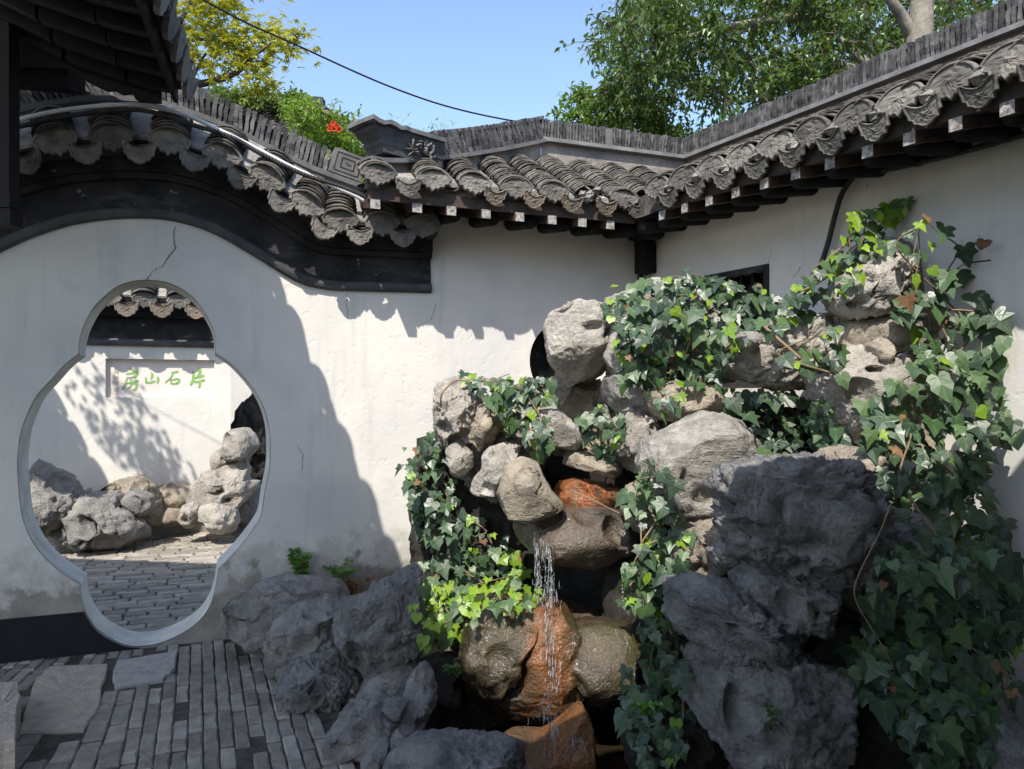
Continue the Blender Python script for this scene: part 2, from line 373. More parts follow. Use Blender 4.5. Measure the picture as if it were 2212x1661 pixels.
M['flower'] = leaf_mat('red_trumpet_flower', (0.55, 0.06, 0.03), (0.70, 0.14, 0.06), 0.5, 0.3, (0.7, 0.1, 0.05))
gm = NT('dark_window_glass'); gm.col((0.006, 0.008, 0.008)); gm.rough(0.06); gm.spec(0.5); M['glass'] = gm.m
wm = NT('pond_water'); wm.col((0.02, 0.014, 0.008)); wm.rough(0.05); wm.spec(0.5)
wm.bump(wm.noise(18, 3, 0.5), 0.25, 0.01); M['water'] = wm.m
dm = NT('water_drop'); dm.col((0.9, 0.93, 0.97)); dm.rough(0.08); dm.spec(0.8); dm.b.inputs['Transmission Weight'].default_value = 0.6; dm.b.inputs['IOR'].default_value = 1.33; M['drop'] = dm.m
fm = NT('water_film'); fm.col((0.85, 0.9, 0.95)); fm.rough(0.06); fm.b.inputs['Transmission Weight'].default_value = 1.0; fm.b.inputs['IOR'].default_value = 1.33
fm.bump(fm.noise(40, 3, 0.5, fm.mapped((1, 1, 0.25))), 0.8, 0.02); M['film'] = fm.m

# ------------------------------------------------------------------ ground, paving, pond
def sheet(name, pts, z, mat, depth=0.0, parent=None, kind='structure'):
    mb = MB(); n = len(pts)
    top = [(p[0], p[1], z) for p in pts]
    if depth:
        mb.add(top + [(p[0], p[1], z - depth) for p in pts], [tuple(range(n))] + [(i, i + n, (i + 1) % n + n, (i + 1) % n) for i in range(n)])
    else: mb.add(top, [tuple(range(n))])
    o = mb.build(name, mat, parent)
    return tag(o, kind=kind) if parent is None else o
sheet('ground', [(-150, -150), (150, -150), (150, 150), (-150, 150)], -0.55, M['soil'])
def gxy(s, n): p = G(s, n, 0); return (p.x, p.y)
paving = sheet('paving', [gxy(-2.6, 0.0), gxy(1.02, 0.0), (-1.0, 4.4), (-0.72, 3.7), (-0.45, 3.2), (-0.2, 2.6), (0.6, 2.3), (4.0, 2.0), (4.0, -3), (-6, -3), (-6, 3.4)], -0.012, M['soil'], 0.53)
court = sheet('court_paving', [gxy(-4.5, -0.31), gxy(3.0, -0.31), gxy(3.0, -8), gxy(-4.5, -8)], -0.012, M['soil'], 0.53)
sheet('soil_bank', [gxy(0.95, 0.0), gxy(3.6, 0.0), (0.6, 4.75), (-0.05, 4.3), (-0.42, 4.05), (-0.75, 4.1)], 0.03, M['earth'], 0.57)
sheet('threshold', [gxy(-0.62, 0.02), gxy(1.0, 0.02), gxy(1.0, -0.33), gxy(-0.62, -0.33)], -0.006, M['soil'], 0.3)
tag(sheet('pond_water', [(-0.9, 2.9), (1.2, 2.9), (1.6, 3.6), (1.2, 4.6), (-0.3, 4.6), (-0.8, 3.8)], -0.26, M['water']))

def brick_mesh(c, h=0.05, ch=0.006, rnd=RND):
    """chamfered block whose top face follows four ground corners"""
    c = [Vector((p[0], p[1], 0)) for p in c]; ctr = sum(c, Vector()) / 4
    mb = MB(); vs = []
    tilt = (rnd.uniform(-.02, .02), rnd.uniform(-.02, .02)); dz = rnd.uniform(-.005, .004)
    mid = []
    for i in range(4):
        a, b = c[i], c[(i + 1) % 4]
        for t in (0.04, 0.5, 0.96):
            q = a.lerp(b, t); j = rnd.uniform(-.0035, .0035); mid.append(q + (q - ctr).normalized() * j)
    n = len(mid)
    for p in mid: vs.append(p + V(0, 0, -h))
    for p in mid: vs.append(p + V(0, 0, -ch + dz))
    for p in mid:
        q = p + (ctr - p).normalized() * ch * 1.2; q.z = dz + (q.x - ctr.x) * tilt[0] + (q.y - ctr.y) * tilt[1] + rnd.uniform(-.001, .001); vs.append(q)
    fs = []
    for r in (0, n):
        for k in range(n): fs.append((r + k, r + (k + 1) % n, r + n + (k + 1) % n, r + n + k))
    fs.append(tuple(range(2 * n, 3 * n)))
    mb.add(vs, fs); return mb
def inside(p, poly):
    r = False; n = len(poly)
    for i in range(n):
        a, b = poly[i], poly[i - 1]
        if (a[1] > p[1]) != (b[1] > p[1]) and p[0] < (b[0] - a[0]) * (p[1] - a[1]) / (b[1] - a[1]) + a[0]: r = not r
    return r
def px2g(px, py): Y = F * HC / (py - HY); return ((px - CX) / F * Y, Y)
def g2px(x, y): return (CX + F * x / y, HY + F * HC / y)
SLAB1 = [(105, 1437), (234, 1432), (222, 1478), (212, 1530), (178, 1576), (38, 1582), (55, 1530), (75, 1470)]
SLAB2 = [(252, 1426), (385, 1404), (378, 1440), (352, 1466), (245, 1482), (246, 1445)]
STEP = [(-60, 1478), (36, 1470), (42, 1500), (30, 1600), (-60, 1612)]
PAVE_OK = [(-150, 1443), (270, 1404), (480, 1386), (560, 1400), (640, 1470), (710, 1570), (760, 1661), (900, 1800), (-700, 1800)]
def col_line(k):
    u = -1.3 + k * 0.064
    a = math.radians(lerp(6.0, 21.4, min(max((u + 0.75) / 0.85, 0), 1)))
    o = G(u, 0.02, 0); return o, Vector((math.sin(a), -math.cos(a), 0))
BR = []
for k in range(0, 47):
    o1, d1 = col_line(k); o2, d2 = col_line(k + 1); t = RND.uniform(-0.2, 0)
    while t < 2.1:
        L = RND.choice((0.13, 0.19, 0.22, 0.23, 0.24, 0.25)) ; a, b = max(t, 0.0), t + L - RND.uniform(.010, .018); t += L
        if b < 0.03: continue
        g = RND.uniform(.0015, .0035)
        q = [o1 + d1 * a, o2 + d2 * a, o2 + d2 * b, o1 + d1 * b]
        w = (q[1] - q[0]).normalized() * g; w2 = (q[2] - q[3]).normalized() * g
        q = [q[0] + w, q[1] - w, q[2] - w2, q[3] + w2]
        c = sum(q, Vector()) / 4
        if c.y < 2.6: continue
        pc = g2px(c.x, c.y)
        if not inside(pc, PAVE_OK) or inside(pc, SLAB1) or inside(pc, SLAB2) or inside(pc, STEP): continue
        if RND.random() < 0.025: continue
        BR.append((abs(pc[0] - 330) / 330 + (1661 - pc[1]) / 260 + (4 if pc[1] > 1700 or pc[0] < -30 else 0), q))
def lay(lst, root, h, ch):
    lst.sort(key=lambda x: x[0]); rest = MB()
    for i, (_, q) in enumerate(lst):
        m_ = brick_mesh([(p.x, p.y) for p in q], h, ch)
        if i < 298: m_.build('brick', M['brick'], root)
        else: rest.add(m_.v, m_.f)
    if rest.v: tag(rest.build('remaining_bricks', M['brick'], root), kind='stuff')
lay(BR, paving, .05, .008); BR = []
for r in range(36):
    nn = -0.34 - r * 0.112
    t = -2.0 + RND.uniform(0, 0.25)
    while t < 1.7:
        L = RND.choice((0.24, 0.27, 0.28, 0.3, 0.15)); a, b = t, t + L - 0.012; t += L
        q = [G(a, nn, 0), G(b, nn, 0), G(b, nn - 0.104, 0), G(a, nn - 0.104, 0)]; c = sum(q, Vector()) / 4
        pc = g2px(c.x, c.y)
        if not (30 < pc[0] < 590): continue
        if pc[1] > 1260 and not (150 < pc[0] < 500): continue
        BR.append((-pc[1], q))
lay(BR, court, .05, .010)
def slab(name, poly, h, top, mat, label, cat):
    pts = [Vector(px2g(*p) + (0,)) for p in poly]
    if h > 0.05:   # raised block: outline was seen at its top face
        pts = [Vector((p[0] - CX) / F * ((HC - top) * F / (p[1] - HY)) if 0 else ((p[0] - CX) * (HC - top) / (p[1] - HY), (HC - top) * F / (p[1] - HY), 0)) for p in poly]
    out = []
    for i in range(len(pts)):
        a, b = pts[i], pts[(i + 1) % len(pts)]
        for k in range(4): q = a.lerp(b, k / 4); out.append(q + V(RND.uniform(-.006, .006), RND.uniform(-.006, .006), 0))
    n = len(out); ctr = sum(out, Vector()) / n; mb = MB()
    vs = [p + V(0, 0, top - h) for p in out] + [p + V(0, 0, top - 0.008) for p in out] + [p.lerp(ctr, 0.035) + V(0, 0, top) for p in out] + [p.lerp(ctr, 0.5) + V(0, 0, top + RND.uniform(-.004, .003)) for p in out] + [ctr + V(0, 0, top)]
    fs = []
    for r in range(3):
        for k in range(n): fs.append((r * n + k, r * n + (k + 1) % n, (r + 1) * n + (k + 1) % n, (r + 1) * n + k))
    fs += [(3 * n + k, 3 * n + (k + 1) % n, 4 * n) for k in range(n)]
    return tag(mb.add(vs, fs).build(name, mat), label, cat)
slab('stone_slab', SLAB1, 0.08, 0.006, M['granite'], 'large pinkish rough granite slab let into the brick paving below the black dado', 'slab')
slab('stone_slab', SLAB2, 0.08, 0.010, M['granite_l'], 'small pale pitted stone slab with chipped edge right below the gourd gate', 'slab')
slab('stone_step', STEP, 0.20, 0.13, M['granite'], 'raised rough granite step block beside the large slab on the paving', 'step')

# ------------------------------------------------------------------ tile pieces
def cap_mesh(seed, mat, drip=False):
    r = random.Random(seed)
    if not drip:
        half = [(0.0, 0.060), (0.035, 0.056), (0.07, 0.042), (0.097, 0.020), (0.112, -0.004), (0.100, -0.016), (0.094, -0.034), (0.074, -0.038), (0.066, -0.056), (0.044, -0.057), (0.034, -0.071), (0.016, -0.068), (0.0, -0.086)]
        c0 = (0, -0.008)
    else:
        half = [(0.0, 0.002), (0.03, 0.008), (0.06, 0.022), (0.086, 0.042), (0.098, 0.036), (0.097, 0.006), (0.090, -0.012), (0.088, -0.038), (0.070, -0.048), (0.064, -0.070), (0.044, -0.076), (0.028, -0.090), (0.0, -0.098)]
        c0 = (0, -0.034)
    out = half + [(-x, y) for x, y in half[-2:0:-1]]; n = len(out)
    rings = [(1.0, -0.016), (1.0, 0.004), (0.93, 0.009), (0.87, 0.009), (0.83, 0.002), (0.62, 0.0), (0.42, 0.0), (0.2, 0.0)]
    mb = MB(); vs = []
    for i, (k, z) in enumerate(rings):
        for j, (x, y) in enumerate(out):
            zz = z
            if i >= 5: zz = 0.001 + 0.006 * (0.5 + 0.5 * math.sin(j * 1.9 + i * 2.4 + seed)) * r.uniform(0.5, 1.0)
            vs.append((c0[0] + (x - c0[0]) * k, c0[1] + (y - c0[1]) * k, zz))
    vs.append((c0[0], c0[1], 0.01)); fs = []
    for i in range(len(rings) - 1):
        for k in range(n): fs.append((i * n + k, i * n + (k + 1) % n, (i + 1) * n + (k + 1) % n, (i + 1) * n + k))
    b = (len(rings) - 1) * n; fs += [(b + k, b + (k + 1) % n, len(vs) - 1) for k in range(n)]; fs.append(tuple(range(n))[::-1])
    return mb.add(vs, fs).mesh('drip_tile' if drip else 'cap_tile', mat)
CAPS = [cap_mesh(i, M['tile_face']) for i in range(3)]
DRIPS = [cap_mesh(10 + i, M['tile_face'], True) for i in range(2)]
DRIPS_TAN = [cap_mesh(20 + i, M['tile_tan'], True) for i in range(2)]
def put_cap(pos, side, up, parent, drip=False, tan=False, sc=1.0, rnd=RND):
    side = side.normalized(); out = side.cross(up).normalized(); up = out.cross(side).normalized()
    j = Matrix.Rotation(rnd.uniform(-.10, .10), 4, 'Z') @ Matrix.Rotation(rnd.uniform(-.09, .09), 4, 'X') @ Matrix.Rotation(rnd.uniform(-.09, .09), 4, 'Y')
    me = rnd.choice((DRIPS_TAN if tan else DRIPS) if drip else CAPS)
    return inst('drip_tile' if drip else 'cap_tile', me, basis(side, up, out, pos, sc) @ j, parent)
def arc_tiles(mb, A, B, side, w, n, convex=True, rnd=RND, th=0.013, lift=0.022, arc=62):
    """overlapping curved tiles from the eave end A up to B"""
    A, B = Vector(A), Vector(B); ax = B - A; L = ax.length; t = ax / L; side = (side - t * side.dot(t)).normalized(); up = side.cross(t)
    if up.z < 0: up = -up
    K = 7; a0 = math.radians(arc); r = w / 2 / math.sin(a0)
    for k in range(n):
        c = A + ax * (k / n); sl = side * rnd.uniform(-.006, .006); lf = lift * rnd.uniform(0.75, 1.25); rot = rnd.uniform(-.05, .05); ln = L / n * 1.9
        lo, li, hi = [], [], []
        for i in range(K):
            th_ = -a0 + 2 * a0 * i / (K - 1) + rot * 0.4
            h = r * math.cos(th_) - r * math.cos(a0); h = h if convex else -h
            o = side * (r * math.sin(th_)) + up * h + sl
            e = rnd.uniform(-.004, .004)
            lo.append(c + o + up * lf + t * e); li.append(c + o + up * (lf - th) + t * (e + .004)); hi.append(c + o + t * ln)
        fs = []
        for i in range(K - 1):
            fs += [(i, i + 1, 2 * K + i + 1, 2 * K + i), (i, K + i, K + i + 1, i + 1), (K + i, 2 * K + i, 2 * K + i + 1, K + i + 1)]
        mb.add(lo + li + hi, fs)
    return mb
def ridge_tile_mesh(seed, h=0.15, th=0.020, dp=0.11):
    r = random.Random(seed); mb = MB(); vs = []; n = 5
    for i in range(n):
        z = h * i / (n - 1); a = th / 2 * r.uniform(0.7, 1.15); b = th / 2 * r.uniform(0.7, 1.15); y = dp / 2 * r.uniform(0.88, 1.06); o = r.uniform(-.002, .002)
        vs += [(-a + o, -y, z), (b + o, -y, z), (b + o, y, z), (-a + o, y, z)]
    fs = []
    for i in range(n - 1):
        for k in range(4): fs.append((i * 4 + k, i * 4 + (k + 1) % 4, i * 4 + 4 + (k + 1) % 4, i * 4 + 4 + k))
    fs.append(tuple(range(4 * n - 4, 4 * n)))
    return mb.add(vs, fs).mesh('ridge_tile', M['ridge'])
RIDGE = [ridge_tile_mesh(i) for i in range(6)]
def put_ridge(pos, along, up, parent, sc=1.0, tilt=0.0, hs=1.0, rnd=RND):
    along = along.normalized(); y = up.cross(along).normalized(); up = along.cross(y).normalized()
    m = basis(along, y, up, pos, 1.0) @ Matrix.Rotation(tilt + rnd.uniform(-.045, .045), 4, 'Y') @ Matrix.Diagonal((sc, 1, hs * rnd.uniform(0.94, 1.05), 1))
    return inst('ridge_tile', rnd.choice(RIDGE), m, parent)

def lump_mesh(seed):
    r = random.Random(seed); mb = MB(); n, m = 6, 4; vs = [(0, 0, -1)]
    for i in range(1, m):
        t = math.pi * i / m
        for k in range(n): a = 2 * math.pi * k / n + i * .4; q = r.uniform(.65, 1.2); vs.append((math.sin(t) * math.cos(a) * q, math.sin(t) * math.sin(a) * q, -math.cos(t) * q))
    vs.append((0, 0, r.uniform(.7, 1.1))); fs = [(0, 1 + (k + 1) % n, 1 + k) for k in range(n)]
    for i in range(m - 2):
        for k in range(n): fs.append((1 + i * n + k, 1 + i * n + (k + 1) % n, 1 + (i + 1) * n + (k + 1) % n, 1 + (i + 1) * n + k))
    fs += [(1 + (m - 2) * n + k, 1 + (m - 2) * n + (k + 1) % n, len(vs) - 1) for k in range(n)]
    return mb.add(vs, fs).mesh('mortar_plug', M['mortar'])
LUMPS = [lump_mesh(i) for i in range(4)]
# ------------------------------------------------------------------ gate wall
PL = [G.at(*p) for p in [(0, 545), (60, 515), (150, 485), (230, 473), (300, 470), (360, 473), (420, 487), (470, 507), (510, 530), (560, 560), (600, 585), (640, 610), (680, 622), (720, 627), (930, 632)]]
PL = [(-3.2, 2.12), (-1.05, 2.12), (-0.85, 2.2)] + PL
S_END = PL[-1][0]
PLs, PLz = np.array([p[0] for p in PL]), np.array([p[1] for p in PL])
_fs = np.linspace(PLs[0], PLs[-1], 500); _fz = np.interp(_fs, PLs, PLz); _k = np.ones(17) / 17
_fz = np.convolve(np.pad(_fz, 8, mode='edge'), _k, mode='valid')
_arc = np.concatenate([[0], np.cumsum(np.hypot(np.diff(_fs), np.diff(_fz)))])
def curve(a):
    """arc length -> s, z, tangent (ds, dz)"""
    s = np.interp(a, _arc, _fs); z = np.interp(a, _arc, _fz); s2 = np.interp(a + .03, _arc, _fs); z2 = np.interp(a + .03, _arc, _fz); s1 = np.interp(a - .03, _arc, _fs); z1 = np.interp(a - .03, _arc, _fz)
    t = Vector((s2 - s1, z2 - z1)).normalized(); return float(s), float(z), t
def a_of_s(s): return float(np.interp(s, _fs, _arc))
ARC_END = float(_arc[-1])
def off(a, n, o):
    s, z, t = curve(a); return G(s - t.y * o, n, z + t.x * o)
gate = empty('garden_wall', G(1.0, 0, 0), 'white garden wall with gourd-shaped gateway, arched top with grey tiles and a round window', 'wall')
GATE_PX = [(520, 690), (524, 620), (545, 530), (580, 450), (630, 370), (700, 300), (770, 247), (840, 216), (940, 199), (1050, 203), (1130, 221), (1210, 260), (1290, 320), (1350, 400), (1400, 490), (1426, 570), (1433, 683), (1530, 750), (1610, 830), (1690, 930), (1750, 1040), (1785, 1160), (1797, 1300), (1792, 1450), (1762, 1600)]
GATE_PX = [(x * .3251, 540 + y * .3251) for x, y in GATE_PX]
GATE_PX += [(x * .354, 1080 + y * .354) for x, y in [(1595, 90), (1545, 180), (1465, 285), (1400, 355), (1335, 420), (1326, 470), (1310, 560), (1280, 650), (1220, 740), (1150, 805), (1060, 862), (960, 905), (860, 920), (790, 915), (720, 890), (620, 820), (560, 750), (510, 660), (488, 560), (490, 517), (400, 460), (290, 370), (200, 260), (140, 120), (120, 0)]]
GATE_PX += [(x * .3251, 540 + y * .3251) for x, y in [(115, 1450), (120, 1330), (140, 1200), (180, 1090), (240, 970), (330, 870), (430, 760)]]
def seg_smooth(pts, n=4): return [(q.x, q.y) for q in smooth_path([Vector((x, y, 0)) for x, y in pts], n)][:-1]
_nt = [0, 16, GATE_PX.index((1335 * .354, 1080 + 420 * .354)), GATE_PX.index((490 * .354, 1080 + 517 * .354))]
GATE_PX = seg_smooth(GATE_PX[0:17]) + seg_smooth(GATE_PX[16:_nt[2] + 1]) + seg_smooth(GATE_PX[_nt[2]:_nt[3] + 1]) + seg_smooth(GATE_PX[_nt[3]:] + GATE_PX[:1])
GATE = [G.at(*p) for p in GATE_PX]
_zm = min(z for s, z in GATE)
GATE = [(s, z if z > .15 else .004 + (z - _zm) / (.15 - _zm) * .146) for s, z in GATE]
WIN_C = G.at(1224, 780); WIN_R = 0.292
WINDOW = [(WIN_C[0] + WIN_R * math.cos(2 * math.pi * k / 48), WIN_C[1] + WIN_R * math.sin(2 * math.pi * k / 48)) for k in range(48)]
TH = 0.31
def holed(fr, outer, holes, n):
    loops = [[Vector((x, y, 0)) for x, y in l] for l in [outer] + holes]; flat = [p for l in loops for p in l]
    tr = tessellate_polygon(loops); return [fr(p.x, n, p.y) for p in flat], [tuple(t) for t in tr]
def sides(fr, loop, n0, n1):
    k = len(loop); return [fr(s, n0, z) for s, z in loop] + [fr(s, n1, z) for s, z in loop], [(i, (i + 1) % k, (i + 1) % k + k, i + k) for i in range(k)]
top = [(float(s), float(z) + 0.55) for s, z in zip(_fs[::6], _fz[::6]) if s < S_END - 0.02]
outer = [(-3.2, -0.55), (S_C, -0.55), (S_C, 2.86), (S_END - 0.02, 2.86)] + top[::-1]
mb = MB()
for n in (0, -TH): mb.add(*holed(G, outer, [GATE, WINDOW], n))
mb.add(*sides(G, outer, 0, -TH)); mb.add(*sides(G, WINDOW, 0, -TH))
mb.build('plaster', M['plaster'], gate)
mb = MB(); big = []
gc = (sum(p[0] for p in GATE) / len(GATE), sum(p[1] for p in GATE) / len(GATE))
k = len(GATE); eps = 0.0035
inner = [(lerp(s, gc[0], 0.004), lerp(z, gc[1], 0.004)) for s, z in GATE]
mb.add([G(s, 0.0, z) for s, z in inner] + [G(s, -TH - 0.002, z) for s, z in inner], [(i, (i + 1) % k, (i + 1) % k + k, i + k) for i in range(k)])
mb.build('gate_reveal', M['rim'], gate)
# black dado left of the gate, cut along the gate's outline
lo = [(s, z) for (s, z), q in zip(GATE, GATE_PX) if q[0] < 310 and q[1] > 1321 ]
lo.sort(key=lambda p: -p[1])
dz0 = G.at(0, 1338)[1]; dz1 = G.at(172, 1322)[1]
dl = [(-3.2, -0.3), (-3.2, dz0)] + [(G.at(0, 1338)[0], dz0), (lo[0][0] - 0.006, dz1)] + [(s - 0.006, z - 0.004) for s, z in lo] + [(lo[-1][0], -0.3)]
mb = MB(); mb.add(*holed(G, dl, [], 0.006)); mb.add(*sides(G, dl, 0.006, 0.0)); mb.build('dado', M['dado'], gate)
# round window
wd = MB(); wd.add([G(s, -0.14, z) for s, z in WINDOW], [tuple(range(48))]); wd.build('window_pane', M['glass'], gate)
# mouldings under the eaves, swept along the curve
def sweep(prof, name, mat, parent, a0=0.0, a1=ARC_END, N=150, smooth=False):
    mb = MB(); vs = []; m = len(prof)
    for i in range(N + 1):
        a = lerp(a0, a1, i / N)
        for (n, o) in prof: vs.append(off(a, n, o))
    fs = [(i * m + j, i * m + j + 1, (i + 1) * m + j + 1, (i + 1) * m + j) for i in range(N) for j in range(m - 1)]
    fs += [tuple(range(m)), tuple(range(N * m, N * m + m))[::-1]]
    return mb.add(vs, fs).build(name, mat, parent, smooth)
sweep([(-.01, -.004), (.020, -.002), (.036, .010), (.042, .028), (.038, .046), (.024, .058), (-.01, .060)], 'bead_moulding', M['bead'], gate)
sweep([(-.01, .058), (.014, .0585), (.014, .225), (-.01, .226)], 'frieze_band', M['black'], gate)
sweep([(-.01, .224), (.05, .2245), (.056, .235), (.056, .262), (.018, .266), (-.01, .266)], 'cornice_moulding', M['black'], gate)
sweep([(-.01, .265), (.075, .2655), (.075, .345), (.165, .35), (.235, .385), (.235, .40), (-.01, .67)], 'eave_soffit', M['black'], gate)
sweep([(.238, .398), (.240, .415), (.06, .655), (-.02, .655)], 'roof_mortar', M['mortar'], gate)
RCP = [G.at(x, y, .05) for x, y in [(-160, 318), (-60, 272), (31, 240), (103, 222), (205, 212), (294, 213), (352, 222), (450, 255), (530, 290), (590, 320), (640, 345), (700, 371), (775, 398), (790, 402)]]
RCV = smooth_path([Vector((p[0], p[1], 0)) for p in RCP], 12)
_ra = np.concatenate([[0], np.cumsum([(RCV[i + 1] - RCV[i]).length for i in range(len(RCV) - 1)])]); _rs = np.array([p.x for p in RCV]); _rz = np.array([p.y for p in RCV])
def rcv(a):
    q = lambda x: (float(np.interp(x, _ra, _rs)), float(np.interp(x, _ra, _rz)))
    p1, p2 = q(a - .04), q(a + .04); t = Vector((p2[0] - p1[0], p2[1] - p1[1])).normalized(); return q(a), t
def off2(a, n, o): (s_, z_), t = rcv(a); return G(s_ - t.y * o, n, z_ + t.x * o)
R_END = float(np.interp(G.at(700, 371, .05)[0], _rs, _ra)); R_ALL = float(_ra[-1])
def sweep2(prof, name, mat, a0, a1, N=90):
    mb = MB(); m = len(prof); vs = [off2(lerp(a0, a1, i / N), n, o) for i in range(N + 1) for n, o in prof]
    mb.add(vs, [(i * m + j, i * m + j + 1, (i + 1) * m + j + 1, (i + 1) * m + j) for i in range(N) for j in range(m - 1)] + [tuple(range(m)), tuple(range(N * m, N * m + m))[::-1]]); return mb.build(name, mat, gate)
sweep2([(.05, -.07), (.085, -.035), (.092, -.03), (.094, .0), (.06, .008), (-.16, .008), (-.16, -.07)], 'ridge_moulding', M['slate'], 0, R_ALL)
sweep([(-.16, .66), (-.55, .42), (-.55, .38), (-.30, .40), (-.30, .30), (-.10, .30)], 'rear_roof_slope', M['tile'], gate, N=60)
# tile rows, cap and drip tiles
def gate_row(a, k):
    s, z, t = curve(a); side = (G.d * t.x + Vector((0, 0, t.y))); up2 = (G.d * (-t.y) + Vector((0, 0, t.x)))
    A = off(a, .262, .405); B = off(a, .115, .575)
    mb = MB(); arc_tiles(mb, A, B, side, 0.215, 7, True); mb.build('tile_row', M['tile'], gate, True)
    put_cap(off(a, .285, .405), side, up2, gate, sc=1.1)
def gate_pan(a, k):
    s, z, t = curve(a); side = (G.d * t.x + Vector((0, 0, t.y))); up2 = (G.d * (-t.y) + Vector((0, 0, t.x)))
    A = off(a, .275, .385); B = off(a, .12, .56)
    mb = MB(); arc_tiles(mb, A, B, side, 0.19, 6, False, lift=.014); mb.build('pan_row', M['tile'], gate, True)
    put_cap(off(a, .29, .335), side, up2, gate, True, tan=(k in (11,)), sc=.9)
a_first = a_of_s(-0.046); pitch = 0.3
ks = [G.at(px, 300, .28)[0] for px in (120, 241, 366, 478, 574, 660, 735, 825, 914)]
arcs = [a_of_s(s) for s in ks]; arcs = [arcs[0] - .64, arcs[0] - .32] + arcs
# the curve is offset along its normal: move each row so that its eave end sits where it should
def solve_a(sx, o):
    a = a_of_s(sx)
    for _ in range(12):
        s, z, t = curve(a); a += (sx - (s - t.y * o))
    return a
arcs = [solve_a(s, .385) for s in [ks[0] - .62, ks[0] - .31] + ks]
for i, a in enumerate(arcs): gate_row(a, i)
for i in range(len(arcs) - 1): gate_pan((arcs[i] + arcs[i + 1]) / 2, i)
# ridge of tiles on edge
sweep2([(.02, .005), (.025, .115), (-.03, .115), (-.03, .005)], 'ridge_core', M['black'], 0.05, R_END)
a = .05
while a < R_END:
    (s, z), t = rcv(a)
    put_ridge(off2(a, .0, .004), G.d * t.x + Vector((0, 0, t.y)), G.d * (-t.y) + Vector((0, 0, t.x)), gate, sc=1.3, tilt=-0.25 + 0.30 * max(0, (s - .6)) + RND.uniform(-.05, .05), hs=1.02)
    a += 0.0315 * RND.uniform(.92, 1.1)
def block(fr_pts, name, mat, parent):
    mb = MB(); mb.add(fr_pts, [(0, 1, 2, 3), (4, 7, 6, 5), (0, 4, 5, 1), (1, 5, 6, 2), (2, 6, 7, 3), (3, 7, 4, 0)]); return mb.build(name, mat, parent)
e0, e1 = R_END + .02, R_END + .235
blk = block([off2(e0, .09, .008), off2(e1, .09, .008), off2(e1, .09, .168), off2(e0, .09, .168), off2(e0, -.09, .008), off2(e1, -.09, .008), off2(e1, -.09, .168), off2(e0, -.09, .168)], 'ridge_end_block', M['slate'], gate)
mb = MB()
def strip(p, q, w, n): # raised line on the block face
    a0_, o0 = p; a1_, o1 = q; du = (a1_ - a0_); do = (o1 - o0); L = math.hypot(du, do); ux, uo = -do / L * w, du / L * w
    mb.add([off2(a0_ + ux, n, o0 + uo), off2(a1_ + ux, n, o1 + uo), off2(a1_ - ux, n, o1 - uo), off2(a0_ - ux, n, o0 - uo)], [(0, 1, 2, 3)])
m0, m1 = e0, e1
for f in (0.13, 0.30):
    c = [(lerp(m0, m1, f), .008 + .16 * f), (lerp(m0, m1, 1 - f), .008 + .16 * f), (lerp(m0, m1, 1 - f), .168 - .16 * f), (lerp(m0, m1, f), .168 - .16 * f)]
    for i in range(4): strip(c[i], c[(i + 1) % 4], .0032, .0925)
cm = [(lerp(m0, m1, .42), .092), (lerp(m0, m1, .5), .092), (lerp(m0, m1, .5), .085), (lerp(m0, m1, .6), .085)]
for i in range(3): strip(cm[i], cm[i + 1], .003, .0925)
mb.build('spiral_relief', M['black'], blk)
# narrow plaster cracks
def crack(fr, pts, w, parent, n=0.0025):
    pts = [fr.at(*p) for p in pts]; mb = MB(); out = []
    for i in range(len(pts) - 1):
        for k in range(5):
            t = k / 5; out.append((lerp(pts[i][0], pts[i + 1][0], t) + RND.uniform(-.006, .006), lerp(pts[i][1], pts[i + 1][1], t) + RND.uniform(-.004, .004)))
    out.append(pts[-1]); vs = []; m = len(out)
    for i, (s, z) in enumerate(out):
        ww = w * (0.4 + 0.6 * RND.random()) * (1 if 0 < i < m - 1 else .1)
        vs += [fr(s - ww, n, z), fr(s + ww, n, z)]
    mb.add(vs, [(2 * i, 2 * i + 1, 2 * i + 3, 2 * i + 2) for i in range(m - 1)]); mb.build('crack', M['crack'], parent)
crack(G, [(378, 487), (374, 515), (380, 535), (350, 575), (332, 585), (312, 607)], .0035, gate)
crack(G, [(750, 635), (748, 655), (751, 690)], .002, gate)
crack(G, [(945, 650), (930, 690), (905, 705)], .002, gate)
crack(G, [(965, 520), (1010, 505), (1040, 490)], .002, gate)
crack(G, [(640, 960), (655, 985), (650, 1020)], .0018, gate)

